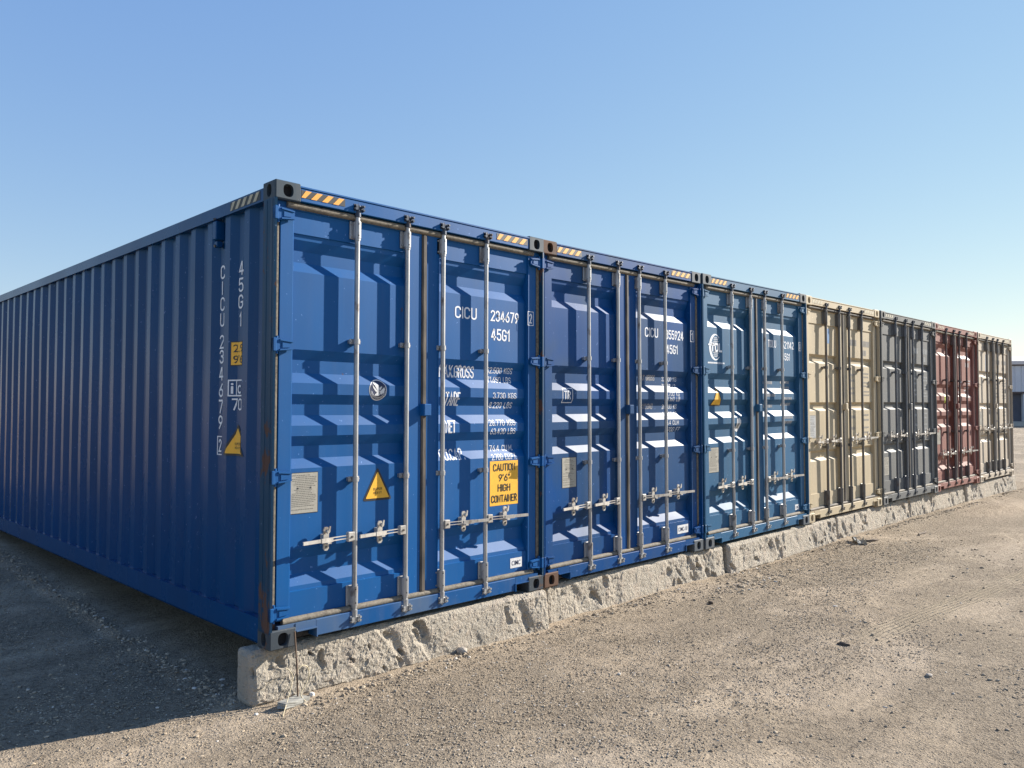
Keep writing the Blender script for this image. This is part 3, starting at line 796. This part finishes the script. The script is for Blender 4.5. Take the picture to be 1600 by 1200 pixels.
# ------------------------------------------------------------------ container 3
root, (dl, dr) = CON[2]
data_plate(dl, PA, .185, .392, .780, 1.050, seed=3)
cx, cz = .350, 2.135
d = Decal('door', PA)
pl = []
for i in range(30):   # crescent, thick on the left
    a0, a1 = R(48+i*264/30), R(48+(i+1)*264/30)
    def rin(a): return .118-.032*max(0, math.cos(a-math.pi))**.7 - .004
    pl.append([(cx+rin(a)*math.cos(a)*1.02, cz+rin(a)*1.16*math.sin(a)) for a in (a0, a1)]+[(cx+.122*math.cos(a)*1.02, cz+.122*1.18*math.sin(a)) for a in (a1, a0)])
d.polys(pl, WT, .0015)
pl = []
for zz in (.06, .082, .1): 
    w = math.sqrt(max(0, .09**2-(zz*.8)**2)); pl += [rect(cx-w+.02, cz+zz, cx+w, cz+zz+.005), rect(cx-w+.02, cz-zz-.005, cx+w, cz-zz)]
for k in (-.03, 0, .03): pl += [rect(cx+k+.01, cz+.05, cx+k+.015, cz+.10), rect(cx+k+.01, cz-.10, cx+k+.015, cz-.05)]
d.polys(pl, WT, .0015)
d.polys([[(cx-.145, cz+.032), (cx+.02, cz+.032), (cx+.016, cz+.012), (cx-.145, cz+.016)]], WT, .003)
d.text('TDL', cx-.095, cz-.052, .100, .235, WT, .003, shear=.20, wt=.22)
pl = []; x = .18
rr = random.Random(5)
while x < .54: w = .006+rr.random()*.012; pl.append(rect(x, 1.955, x+w, 1.972)); x += w+.004
d.polys(pl, WT, .0015).build('logo', dl)
heavy(dl, 'door', PA, .385, 1.495, 1.715, .115, False)
d = Decal('door', PA); d.polys([[(.795, 1.22), (.845, 1.20), (.885, 1.235), (.885, 1.33), (.85, 1.36), (.80, 1.35)]], M['offwhite'], .0015).polys([rect(.82, 1.245, .855, 1.30)], M['plate'], .003).build('round_sticker', dl)
d = Decal('door', PA)
d.text('TDLU', 1.539, 2.190, .090, .205, WT).text('521142', 1.890, 2.190, .090, .320, WT).text('45G1', 1.900, 2.045, .088, .196, WT)
def dashes(d, x0, x1, zs, m, h=.03, seed=0):
    rr = random.Random(seed); pl = []
    for z in zs:
        x = x0
        while x < x1-.01: w = .008+rr.random()*.018; pl.append(rect(x, z, min(x+w, x1), z+h)); x += w+.012
    d.polys(pl, m, .0015)
dashes(d, 1.47, 1.70, (1.75, 1.60, 1.47), M['greylet'], .035, 1); dashes(d, 1.90, 2.15, (1.76, 1.69, 1.56, 1.49, 1.33, 1.27), M['greylet'], .034, 2)
d.build('lettering', dr); on_member(dr, '8', 2.283, 2.175, 2.345, 2.285, WT)
maker(dr, 2.155, 2.262, .195, .262, 'CIMC')
# ------------------------------------------------------------------ containers 4-7: weathered, hardly legible marks
lt = flat('faded_lettering_dark', (.22, .21, .20), .6); ltl = flat('faded_lettering_light', (.36, .37, .37), .6)
for i, P, m in ((3, PB, lt), (4, PB, ltl), (5, PA, M['offwhite']), (6, PB, lt)):
    root, (dl, dr) = CON[i]; rr = random.Random(i)
    d = Decal('door', P)
    dashes(d, 1.48, 1.74, (2.33,), m, .085, i); dashes(d, 1.90, 2.20, (2.33,), m, .085, i+9); dashes(d, 1.90, 2.10, (2.20,), m, .08, i+19)
    dashes(d, 1.47, 1.66, (1.90, 1.82, 1.71, 1.64), m, .03, i+4); dashes(d, 1.90, 2.18, (1.93, 1.88, 1.80, 1.75, 1.67, 1.62), m, .022, i+5)
    if P is PB: dashes(d, 1.47, 1.66, (1.30, 1.14), m, .04, i+6); dashes(d, 1.92, 2.15, (1.33, 1.26, 1.15, 1.08), m, .025, i+7)
    d.build('lettering', dr)
    if i in (3, 6): 
        d = Decal('door', P); d.polys([rect(.70, 2.32, .83, 2.52)] if i == 3 else [rect(.72, 2.15, .82, 2.50)], M['bluest'], .0015).build('blue_sticker', dl)
    if i == 3: data_plate(dl, P, .18, .38, 1.06, 1.36, ltl, True, 4)
    if i == 4: data_plate(dl, P, .20, .40, .42, .70, M['plate'], True, 5); 
    if i == 5:
        data_plate(dl, P, .20, .42, .80, 1.05, M['plate'], True, 6)
        d = Decal('door', P); d.polys([circle(.745, 1.60, .08, 20)], M['lime'], .0015).build('round_sticker', dl)
    if i == 6: data_plate(dl, P, .2, .4, 1.1, 1.36, M['plate'], True, 7)

# ------------------------------------------------------------------ ground height function
def gh(x, y):
    x = np.asarray(x, float); y = np.asarray(y, float)
    t = np.clip((y-.8)/9.5, 0, 1); base = -.322+.26*t*t*(3-2*t)*np.where(x < 1.0, 1.0, .6)
    near = np.exp(-((x-3)**2+(y+1)**2)/500.0)
    h = base+.022*fbm(x*.45, y*.45, 0, 3, 5)+.010*fbm(x*2.1, y*2.1, 0, 3, 9)*near
    # rubble line under the roof drip edge, long side of the first container
    dx = x+.12+.05*vnoise(y*1.3, 0*y, 0, 3)
    h = h+(.016*np.exp(-(dx/.05)**2)-.014*np.exp(-((dx+.11)/.05)**2))*(.5+.5*vnoise(y*4, 0*y, 0, 8))*((y > .5) & (y < 12))
    # small spoil heaped against the barriers
    h = h+.028*np.exp(-((y+.12)/.13)**2)*np.clip(vnoise(x*1.3, 0*x, 0, 21)+.1, 0, 1)*((x > .8) & (x < 17.5))
    # thin gap scoured along the foot of the blocks
    fy = np.interp(x, [-.09, 2.45, 2.5, 5.3, 5.4, 8.2, 8.3, 11.1, 11.15, 14.05, 14.1, 17.4], [.04, -.075, .015, -.025, -.045, -.015, -.005, .035, .045, .055, .035, -.025])
    h = h-.022*np.exp(-((y-fy)/.028)**2)*((x > -.1) & (x < 17.4))*np.clip(.65+.8*vnoise(x*2.3, 0*x, 0, 61), 0, 1)
    # tyre rut, shallow
    rx, ry = x-7.0, y+2.6
    u = rx*.80+ry*.60; w = -rx*.60+ry*.80
    h = h-.012*np.exp(-(w/.16)**2)*(np.abs(u) < 4)*np.clip(1-np.abs(u)/4, 0, 1)+.006*np.exp(-((w-.26)/.08)**2)*np.clip(1-np.abs(u)/4, 0, 1)
    return h
def grad_axis(lo, hi, step, far):
    a = list(np.arange(lo, hi, step)); s = step; x = hi
    while x < far: a.append(x); s *= 1.09; x += s
    s = step; x = lo-step; b = []
    while x > -far: b.append(x); s *= 1.09; x -= s
    return np.array(b[::-1]+a)
gx = grad_axis(-3.5, 11, .035, 2500); gy = grad_axis(-4.2, 2.2, .035, 2500)
X, Y = np.meshgrid(gx, gy); Z = gh(X, Y)
fine = np.clip(1-np.maximum(np.abs(X-3)-8, 0)/6, 0, 1)*np.clip(1-np.maximum(np.abs(Y+1)-4, 0)/5, 0, 1)
Z = Z+fine*(.0045*fbm(X*9, Y*9, 0, 2, 31)+.004*np.abs(fbm(X*16, Y*16, 0, 2, 41)))
nx, ny = len(gx), len(gy)
me = bpy.data.meshes.new('ground'); V = np.stack([X, Y, Z], -1).reshape(-1, 3)
I = np.arange(nx*ny).reshape(ny, nx); F = np.stack([I[:-1, :-1], I[:-1, 1:], I[1:, 1:], I[1:, :-1]], -1).reshape(-1, 4)
def fastmesh(name, V, F, smooth=True):
    me = bpy.data.meshes.new(name); me.vertices.add(len(V)); me.vertices.foreach_set('co', V.astype(np.float32).ravel())
    k = F.shape[1]; me.loops.add(F.size); me.loops.foreach_set('vertex_index', F.astype(np.int32).ravel())
    me.polygons.add(len(F)); me.polygons.foreach_set('loop_start', np.arange(0, F.size, k, dtype=np.int32))
    me.polygons.foreach_set('use_smooth', np.full(len(F), smooth)); me.update(calc_edges=True); me.validate(); return me
me = fastmesh('ground', V, F)
g = NM('dry_gravel_dirt')
a1 = g.noise(.35, 4, .6); a2 = g.noise(1.6, 5, .65, off=(5, 2, 0)); a3 = g.noise(26, 5, .72); a4 = g.noise(95, 4, .7); vv = g.vor(48); vv2 = g.vor(110)
a6 = g.noise(.8, 5, .7, (.6, 1.25, 1), off=(11, 3, 0), dist=.8)          # drifts of grit between packed, dusty lanes
grit = g.ramp(a6, [(.38, 0), (.56, 1)])
c = g.mix(g.ramp(a1, [(.38, 0), (.62, 1)]), (.44, .35, .25), (.40, .325, .24))
c = g.mix(g.math('MULTIPLY', g.ramp(a2, [(.50, 0), (.68, 1)]), .55), c, (.49, .395, .28))
c = g.mix(g.math('MULTIPLY', grit, .55), c, (.30, .245, .18))
fine = g.mix(g.ramp(a3, [(.34, 1), (.50, 0)]), c, (.17, .135, .10))
fine = g.mix(g.ramp(a3, [(.60, 0), (.72, .7)]), fine, (.47, .39, .29))
fine = g.mix(g.math('MULTIPLY', g.ramp(vv.outputs['Distance'], [(.12, .8), (.26, 0)]), g.ramp(vv.outputs['Color'], [(.45, 0), (.6, 1)])), fine, (.50, .43, .34))
c = g.mix(g.math('ADD', g.math('MULTIPLY', grit, .55), .45), c, fine)
a5 = g.noise(210, 3, .7)
c = g.mix(g.ramp(a4, [(.34, .7), (.48, 0)]), c, (.19, .155, .115))
# old wheel track, packed pale and lightly ribbed
sp_ = g.sep(); wl = g.math('ADD', sp_[1], g.math('ADD', g.math('MULTIPLY', sp_[0], .075), 1.73)); wl = g.math('ADD', wl, g.math('MULTIPLY', a1, .10)); wl = g.math('ADD', wl, -.05)
band = g.math('MULTIPLY', g.ramp(g.math('ABSOLUTE', wl), [(.10, 1), (.145, 0)]), g.math('MULTIPLY', g.ramp(g.math('MULTIPLY', sp_[0], .1), [(.36, 0), (.44, 1)]), g.ramp(g.math('MULTIPLY', sp_[0], .05), [(.40, 1), (.55, 0)])))
band = g.math('MULTIPLY', band, g.ramp(a2, [(.35, .35), (.5, 1)]))
c = g.mix(g.math('MULTIPLY', band, .6), c, (.43, .35, .245))
wv = g.math('SINE', g.math('MULTIPLY', wl, 150.0))
g.set(c, .95, 0, .15)
hh = g.math('ADD', g.math('MULTIPLY', a3, 1.0), g.math('MULTIPLY', a4, .5)); hh = g.math('ADD', hh, g.math('MULTIPLY', g.ramp(vv.outputs['Distance'], [(.0, 1), (.35, 0)]), .6))
hh = g.math('MULTIPLY', hh, g.math('ADD', g.math('MULTIPLY', grit, .8), .45))
hh = g.math('ADD', hh, g.math('MULTIPLY', g.math('MULTIPLY', wv, band), .35))
g.bump(hh, 1.0, .030)
me.materials.append(g.m); go = bpy.data.objects.new('ground', me); COL.objects.link(go); go['kind'] = 'structure'; go['label'] = 'dry tan gravelly dirt yard'

# ------------------------------------------------------------------ concrete blocks the row stands on
def barrier(x0, x1, yt0, yt1, res, label, seed, ztop=(0, 0), hgt=.345, T=.30, lean=.03, cap=False):
    L = x1-x0; xm = (x0+x1)/2
    nxx, nyy, nzz = max(6, int(L/res)), max(4, int(T/max(res, .03))), max(5, int(hgt/res))
    vid = {}; vs = []; fs = []
    def vert(i, j, k):
        q = (i, j, k)
        if q not in vid: vid[q] = len(vs); vs.append(q)
        return vid[q]
    for i in range(nxx):
        for k in range(nzz):
            fs.append((vert(i, 0, k), vert(i+1, 0, k), vert(i+1, 0, k+1), vert(i, 0, k+1)))
            fs.append((vert(i, nyy, k), vert(i, nyy, k+1), vert(i+1, nyy, k+1), vert(i+1, nyy, k)))
        for j in range(nyy):
            fs.append((vert(i, j, nzz), vert(i+1, j, nzz), vert(i+1, j+1, nzz), vert(i, j+1, nzz)))
            fs.append((vert(i, j, 0), vert(i, j+1, 0), vert(i+1, j+1, 0), vert(i+1, j, 0)))
    for j in range(nyy):
        for k in range(nzz):
            fs.append((vert(0, j, k), vert(0, j, k+1), vert(0, j+1, k+1), vert(0, j+1, k)))
            fs.append((vert(nxx, j, k), vert(nxx, j+1, k), vert(nxx, j+1, k+1), vert(nxx, j, k+1)))
    Q = np.array(vs, float)/np.array([nxx, nyy, nzz]); half = np.array([L/2, T/2, hgt/2])
    p = (Q-.5)*2*half; r = .038
    inner = np.clip(p, -(half-r), half-r); dlt = p-inner; ln = np.linalg.norm(dlt, axis=1, keepdims=True)+1e-9
    n = dlt/ln
    onface = (np.abs(dlt) > 1e-6).sum(1) <= 1
    p = inner+n*r
    gx_, gz_ = p[:, 0], p[:, 2]
    # rough toward both ends of the front, smoother band in the middle
    un = gx_/(L/2)
    mid = cap if cap is not False else .05
    rough = np.clip((np.abs(un-mid)-.16)*5, 0, 1); rough = .5+.5*rough
    fa = gx_+p[:, 1]*.8; fb_ = gz_-p[:, 1]*.6
    f1 = facets((fa*.86+fb_*.5)*11, (fb_*.86-fa*.5)*17, seed); f2 = facets(fa*30, fb_*34, seed+4); f3 = facets(fa*62, fb_*66, seed+6)
    ef = 1-.8*np.abs(n[:, 0])-.45*np.clip(n[:, 2], 0, 1)
    dis = (.008*f1+.0045*f2+.0035*f3+.007*fbm(p[:, 0]*6, p[:, 1]*6, gz_*6, 2, seed))*rough*ef
    # diagonal gouges
    front = np.clip(-n[:, 1], 0, 1)
    dg = vnoise((gx_+gz_*.55)*9+seed, gz_*3.2-gx_*1.2, 0, seed+9)
    dis -= .026*front*np.clip(dg-.15, 0, 1)*rough*np.clip(1-np.abs(gz_)/(hgt*.5), 0, 1)**.4
    rs = np.random.default_rng(seed+50)
    for _ in range(int(L*8)):
        c0 = rs.uniform(-L/2, L/2); 
        if abs(c0/(L/2)-mid) < .2: continue
        c1 = rs.uniform(-.12, .11); a = rs.uniform(.010, .034); b = a*rs.uniform(1.2, 2.4); th = rs.uniform(.2, .9)
        dx, dz = gx_-c0+.03*vnoise(gx_*17, gz_*17, 0, seed+1), gz_-c1+.03*vnoise(gx_*17, gz_*17, 5, seed+2)
        uu = dx*math.cos(th)+dz*math.sin(th); ww = -dx*math.sin(th)+dz*math.cos(th)
        e = (uu/a)**2+(ww/b)**2
        dis -= front*rs.uniform(.016, .040)*np.clip(1.1-e, 0, 1)**.5
    # chipped edges
    edge = np.clip(ln[:, 0]*0+((np.abs(n) > .25).sum(1) >= 2), 0, 1)
    dis -= edge*.016*np.clip(fbm(p[:, 0]*9+3, p[:, 1]*9, p[:, 2]*9, 2, seed+3)+.15, 0, 1)
    p = p+n*dis[:, None]
    # place: lean the front outwards to the foot, follow the row
    y = p[:, 1]-np.where(p[:, 1] < 0, 1, 0)*(hgt/2-p[:, 2])/hgt*lean
    xx = p[:, 0]+xm; t = (xx-x0)/L
    yy = y+T/2+yt0+(yt1-yt0)*t
    zz = p[:, 2]-hgt/2+ztop[0]+(ztop[1]-ztop[0])*t-.004
    Pm = np.stack([p[:, 0], yy-(yt0+yt1)/2, zz+hgt], -1)
    me = fastmesh('concrete_block', Pm, np.array(fs), False); me.materials.append(M['concrete'])
    bm = bmesh.new(); bm.from_mesh(me); bmesh.ops.recalc_face_normals(bm, faces=bm.faces[:]); bm.to_mesh(me); bm.free()
    o = bpy.data.objects.new('concrete_block', me); COL.objects.link(o); o.location = (xm, (yt0+yt1)/2, -hgt)
    tag(o, label, 'concrete block', 'rough concrete blocks under the front of the containers'); return o
barrier(-.085, 2.465, .085, -.03, .009, 'pitted concrete block with a rounded free end under the nearest container', 3, (0, -.018), cap=.38, T=.19)
barrier(2.505, 5.325, .06, .02, .013, 'rough concrete block under the second, darker blue container', 14, (-.018, -.016), cap=.0)
barrier(5.37, 8.215, .0, .03, .018, 'rough concrete block under the faded blue container with the TDL logo', 25, (-.016, -.004), cap=.15)
barrier(8.265, 11.10, .04, .08, .022, 'concrete block under the tan and the grey container', 36, (-.004, .004), cap=-.1)
barrier(11.15, 14.05, .09, .10, .026, 'concrete block under the grey and the oxide red container', 47, (.004, .0), cap=.1)
barrier(14.10, 17.38, .08, .02, .028, 'last concrete block, under the cream container at the far end', 58, (.0, -.004), cap=-.2)

# ------------------------------------------------------------------ loose gravel: thousands of small stones, one mass
ph = (1+5**.5)/2
IV = np.array([(-1, ph, 0), (1, ph, 0), (-1, -ph, 0), (1, -ph, 0), (0, -1, ph), (0, 1, ph), (0, -1, -ph), (0, 1, -ph), (ph, 0, -1), (ph, 0, 1), (-ph, 0, -1), (-ph, 0, 1)])/1.9
IF = np.array([(0, 11, 5), (0, 5, 1), (0, 1, 7), (0, 7, 10), (0, 10, 11), (1, 5, 9), (5, 11, 4), (11, 10, 2), (10, 7, 6), (7, 1, 8), (3, 9, 4), (3, 4, 2), (3, 2, 6), (3, 6, 8), (3, 8, 9), (4, 9, 5), (2, 4, 11), (6, 2, 10), (8, 6, 7), (9, 8, 1)])
def scatter(N, fn):
    xs, ys, ss = fn(N); return xs, ys, ss
def near_pts(N):
    r = 2.0+11*rng.random(N)**1.25; a = R(45)+R(80)*(rng.random(N)-.5)
    x = -2.37+r*np.sin(a); y = -4.47+r*np.cos(a)
    s = .0022+.0055*rng.random(N)**3.5*(1+r/10)+.0003*r
    return x, y, s
x1, y1, s1 = near_pts(13000)
cl = fbm(x1*.9, y1*.9, 0, 3, 77); keep = (rng.random(len(x1)) < np.clip(.55+1.6*cl, .08, 1)) & ~((x1 > -.12) & (y1 > -.02))
x1, y1, s1 = x1[keep], y1[keep], s1[keep]
n2 = 2600; x2 = rng.random(n2)**1.4*17.5; y2 = -.07-np.abs(rng.normal(0, .075, n2)); s2 = .004+.013*rng.random(n2)**3
k2 = rng.random(n2) < np.clip(.45+1.1*vnoise(x2*1.3, x2*0, 0, 21)+.25, .12, 1); k2 &= (x2 > .15); x2, y2, s2 = x2[k2], y2[k2], s2[k2]
n3 = 1500; y3 = .2+rng.random(n3)**1.3*9; x3 = -.14+rng.normal(0, .06, n3)+.05*vnoise(y3*1.3, 0*y3, 0, 3); s3 = .004+.012*rng.random(n3)**2.5
n4 = 260; x4 = 5.0+rng.normal(0, .45, n4); y4 = -.42+rng.normal(0, .10, n4); s4 = .007+.012*rng.random(n4)**2
xs = np.concatenate([x1, x2, x3, x4]); ys = np.concatenate([y1, y2, y3, y4]); ss = np.concatenate([s1, s2, s3, s4]); N = len(xs)
ang = rng.random(N)*6.28; sc3 = np.stack([ss*(.8+.9*rng.random(N)), ss*(.7+.5*rng.random(N)), ss*(.45+.45*rng.random(N))], -1)
vv_ = IV[None]*(1+.28*(rng.random((N, 12, 1))-.5))*sc3[:, None, :]
ca, sa = np.cos(ang)[:, None], np.sin(ang)[:, None]
px_ = vv_[..., 0]*ca-vv_[..., 1]*sa; py_ = vv_[..., 0]*sa+vv_[..., 1]*ca
zz = gh(xs, ys)+sc3[:, 2]*.35
PV = np.stack([px_+xs[:, None], py_+ys[:, None], vv_[..., 2]+zz[:, None]], -1).reshape(-1, 3)
PF = (IF[None]+12*np.arange(N)[:, None, None]).reshape(-1, 3)
me = fastmesh('gravel', PV, PF, False)
at = me.attributes.new('tone', 'FLOAT', 'POINT'); at.data.foreach_set('value', np.repeat(rng.random(N), 12).astype(np.float32))
# angular grit, far smaller, thick in drifts and thin on the packed lanes
NT = 190000
r_ = 1.9+9.5*rng.random(NT)**1.15; a_ = R(45)+R(80)*(rng.random(NT)-.5); tx = -2.37+r_*np.sin(a_); ty = -4.47+r_*np.cos(a_)
cl = fbm(tx*.55, ty*1.1, 0, 5, 91); kk = (rng.random(NT) < np.clip(.42+2.6*cl, .04, .95)*(1-.9*(np.abs(ty+.075*tx+1.73) < .13)*(tx > 3.8))) & ~((tx > -.1) & (ty > -.03))
tx, ty, r_ = tx[kk], ty[kk], r_[kk]; NT = len(tx)
OV = np.array([(1, 0, 0), (0, 1, 0), (-1, 0, 0), (0, -1, 0), (0, 0, 1.0), (0, 0, -1)]); OF = np.array([(0, 1, 4), (1, 2, 4), (2, 3, 4), (3, 0, 4), (1, 0, 5), (2, 1, 5), (3, 2, 5), (0, 3, 5)])
ts = .0018+.0045*rng.random(NT)**2.5+.0003*r_
q = OV[None]*(1+.6*(rng.random((NT, 6, 1))-.5))+.45*(rng.random((NT, 6, 3))-.5)
q = q*np.stack([ts*(.9+.8*rng.random(NT)), ts*(.7+.5*rng.random(NT)), ts*(.28+.34*rng.random(NT))], -1)[:, None, :]
aa = rng.random(NT)*6.28; ca, sa = np.cos(aa)[:, None], np.sin(aa)[:, None]
TV = np.stack([q[..., 0]*ca-q[..., 1]*sa+tx[:, None], q[..., 0]*sa+q[..., 1]*ca+ty[:, None], q[..., 2]+(gh(tx, ty)+.002+ts*.25)[:, None]], -1).reshape(-1, 3)
TF = (OF[None]+6*np.arange(NT)[:, None, None]).reshape(-1, 3)
me2 = fastmesh('grit', TV, TF, False); at = me2.attributes.new('tone', 'FLOAT', 'POINT'); at.data.foreach_set('value', np.repeat(rng.random(NT), 6).astype(np.float32))
gm_ = NM('gravel_stones'); an = gm_.t.nodes.new('ShaderNodeAttribute'); an.attribute_name = 'tone'
gc = gm_.ramp(an.outputs['Fac'], [(0, (.20, .16, .115)), (.35, (.35, .28, .20)), (.7, (.43, .35, .25)), (.95, (.42, .35, .26)), (1, (.62, .58, .52))])
gm_.set(gc, .9, 0, .2); me.materials.append(gm_.m); me2.materials.append(gm_.m)
g2 = bpy.data.objects.new('grit', me2); COL.objects.link(g2); tag(g2, 'fine angular grit drifted over the dirt yard', None, None, 'stuff')
gr = bpy.data.objects.new('gravel', me); COL.objects.link(gr); tag(gr, 'loose small stones strewn over the dirt yard', None, None, 'stuff')

# ------------------------------------------------------------------ things at the near corner
def gz(x, y): return float(gh(np.array([x]), np.array([y]))[0])
def lump(mb, c, s, seed, sub=2, rz=0.0, j=.22):
    bm = bmesh.new(); bmesh.ops.create_icosphere(bm, subdivisions=sub, radius=1)
    rr = random.Random(seed); o3 = [rr.random()*9 for _ in range(3)]
    for v in bm.verts:
        n = float(fbm(np.array([v.co.x*1.3+o3[0]]), np.array([v.co.y*1.3+o3[1]]), np.array([v.co.z*1.3+o3[2]]), 3, seed)[0])
        q = v.co*(1+j*n*2); q = Vector((q.x*s[0], q.y*s[1], q.z*s[2])); q.rotate(Matrix.Rotation(rz, 3, 'Z')); v.co = q+Vector(c)
    mb.frombm(bm)
slabm = flat('grey_concrete_chunk', (.27, .265, .24), .9, var=.2, sc=25)
stm = flat('white_stone', (.58, .55, .50), .85, var=.1)
x, y = .205, -.075
o = empty('x', (0, 0, 0)); bpy.data.objects.remove(o)
mb = MB(); mb.mat(slabm)
bm = bmesh.new(); bmesh.ops.create_cube(bm, size=1); bmesh.ops.subdivide_edges(bm, edges=bm.edges[:], cuts=5, use_grid_fill=True)
for v in bm.verts:
    n = float(fbm(np.array([v.co.x*3+2]), np.array([v.co.y*3]), np.array([v.co.z*3]), 3, 5)[0])
    q = Vector((v.co.x*.20, v.co.y*(.075+.03*v.co.x), v.co.z*.035)); q *= (1+.18*n); q.rotate(Matrix.Rotation(.10, 3, 'Y')); q.rotate(Matrix.Rotation(.35, 3, 'Z')); v.co = q
mb.frombm(bm); sl_ = mb.build('concrete_chunk', None); sl_.location = (.115, -.075, gz(.115, -.075)+.018)
tag(sl_, 'flat broken piece of grey concrete lying at the foot of the thin stake', 'rubble')
def stone(loc, s, seed, label, m=stm, name='stone', sub=2):
    mb = MB(); mb.mat(m); mb.smooth = False; lump(mb, (0, 0, 0), s, seed, sub, random.random()*3); o = mb.build(name)
    o.location = (loc[0], loc[1], gz(*loc)+s[2]*.5); return tag(o, label, 'stone')
stone((.275, -.02), (.026, .02, .017), 3, 'small white stone beside the foot of the thin stake')
stone((-.115, -.06), (.013, .011, .009), 4, 'tiny white stone in the shade in front of the free block end')
tanst = flat('tan_stone', (.40, .35, .29), .9, var=.15)
stone((1.50, -.05), (.045, .03, .03), 8, 'round tan stone against the concrete block below the second locking bar', tanst)
stone((3.35, -2.65), (.028, .022, .013), 12, 'flat tan stone alone on the open dirt in the right foreground', tanst)
# stake with a bent wire
mb = MB(); rs = metal('rusty_rod', (.16, .11, .08), 1.0, .7, .2); mb.mat(rs)
mb.tube([(.168, -.045, -.36), (.166, -.03, -.1), (.160, -.012, .095)], .0055, 8)
st = mb.build('metal_stake'); tag(st, 'thin rusty metal stake standing in front of the near corner of the blue container', 'stake')
st.location = (0, 0, 0)
wm = flat('pale_wire', (.50, .42, .27), .6)
def smooth_curve(P_, n=8):
    out = []
    P_ = [Vector(p) for p in P_]
    for i in range(len(P_)-1):
        p0, p1, p2, p3 = P_[max(i-1, 0)], P_[i], P_[i+1], P_[min(i+2, len(P_)-1)]
        for k in range(n):
            t = k/n; out.append(.5*((2*p1)+(p2-p0)*t+(2*p0-5*p1+4*p2-p3)*t*t+(3*p1-p0-3*p2+p3)*t**3))
    return out+[P_[-1]]
mb = MB(); mb.mat(wm)
mb.tube(smooth_curve([(-.02, -.20, -.325), (.04, -.13, -.29), (.095, -.08, -.225), (.115, -.07, -.16), (.10, -.06, -.12), (.075, -.055, -.10)]), .0032, 6)
mb.tube(smooth_curve([(.15, -.075, -.12), (.185, -.07, -.105), (.225, -.06, -.13), (.232, -.06, -.18), (.20, -.07, -.235), (.165, -.08, -.27), (.175, -.09, -.30), (.19, -.10, -.32)]), .0032, 6)
w = mb.build('bent_wire'); tag(w, 'thin pale wire curling up from the dirt around the stake', 'wire')

for (x, y, s_, sd_, lab) in ((3.62, -1.97, (.05, .022, .016), 31, 'dark crumbly clod of earth alone beside the end of the wheel track'), (4.02, -.60, (.03, .022, .018), 33, 'small dark clod between the gravel heap and the open dirt below the darker blue container')):
    stone((x, y), s_, sd_, lab, flat('dark_earth', (.10, .075, .055), .95, var=.3), 'clod')
# sticks and scraps by the third joint
barkm = flat('dry_wood', (.13, .10, .075), .9, var=.3)
for (x, y, l, a, lab) in ((9.55, -.62, .42, .12, 'dark dry stick lying alone on the dirt below the tan container'), (8.35, -.33, .36, -.5, 'dark crooked stick in the scrap pile at the block joint below the tan container')):
    mb = MB(); mb.mat(barkm); P_ = [(t*l-l/2, .02*math.sin(t*7), .004*math.sin(t*11)) for t in np.linspace(0, 1, 7)]
    mb.tube(P_, .014, 7, rs=[.008, .013, .016, .014, .015, .012, .006]); o = mb.build('stick'); o.location = (x, y, gz(x, y)+.014); o.rotation_euler = (0, 0, a)
    tag(o, lab, 'stick')
mb = MB(); mb.mat(slabm)
bm = bmesh.new(); bmesh.ops.create_grid(bm, x_segments=7, y_segments=5, size=.5)
for v in bm.verts: v.co = Vector((v.co.x*.26, v.co.y*.13, .03+.05*float(vnoise(np.array([v.co.x*4+1]), np.array([v.co.y*4]), 0, 4)[0])))
bmesh.ops.solidify(bm, geom=bm.faces[:], thickness=.006); mb.frombm(bm); o = mb.build('crumpled_scrap'); o.location = (8.15, -.30, gz(8.15, -.3)); o.rotation_euler = (0, 0, .6)
tag(o, 'crumpled grey scrap lying with sticks at the block joint', 'scrap')

# ------------------------------------------------------------------ far building at the right edge
def far_building():
    th = R(-50)
    root = empty('warehouse', (70.5, 12.0, -.32)); root.rotation_euler = (0, 0, th)
    tag(root, 'pale grey blue metal warehouse far behind the end of the container row', 'warehouse')
    wallm = flat('pale_blue_cladding', (.58, .60, .64), .6, var=.05, sc=2); dk = flat('dark_opening', (.09, .095, .12), .7, var=.2, sc=1)
    rf = flat('white_fascia', (.62, .58, .56), .6, var=.05, sc=2); pl = flat('concrete_plinth', (.42, .40, .36), .85, var=.08, sc=2); trim = flat('brown_trim', (.10, .07, .06), .7)
    X0, X1 = -9, 30
    mb = MB(); mb.mat(wallm)
    n = int((X1-X0)/.5)
    for i in range(n): mb.box(X0+i*.5, X0+i*.5+.36, -.04, .02, 2.85, 5.0)
    mb.box(X0, X1, 0, .3, 2.85, 5.0); mb.box(X0, X1, 14.7, 15, 0, 5.0); mb.box(X0, X0+.3, .3, 14.7, 0, 5.0); mb.box(X1-.3, X1, .3, 14.7, 0, 5.0); mb.build('wall', root)
    mb = MB(); mb.mat(dk).box(X0+.2, X1-.2, .35, .5, .5, 2.85); mb.build('dark_front', root)
    for i in range(9):
        mb = MB(); mb.mat(wallm).box(X0+.0+i*4.8, X0+.25+i*4.8, .0, .33, .5, 2.85); mb.build('column', root)
    mb = MB(); mb.mat(pl).box(X0, X1, -.25, .34, .0, .5); mb.build('plinth', root)
    mb = MB(); mb.mat(trim).box(X0-.1, X1+.1, -.10, .0-.045, 4.93, 5.03); mb.box(X0, X1, -.06, -.002, 2.72, 2.86); mb.build('trim', root)
    mb = MB(); mb.mat(rf); mb.prism([(-.25, 5.03), (-.25, 5.3), (7.5, 6.1), (15.25, 5.3), (15.25, 5.03)], 'x', X0-.3, X1+.3); mb.build('roof', root)
far_building()
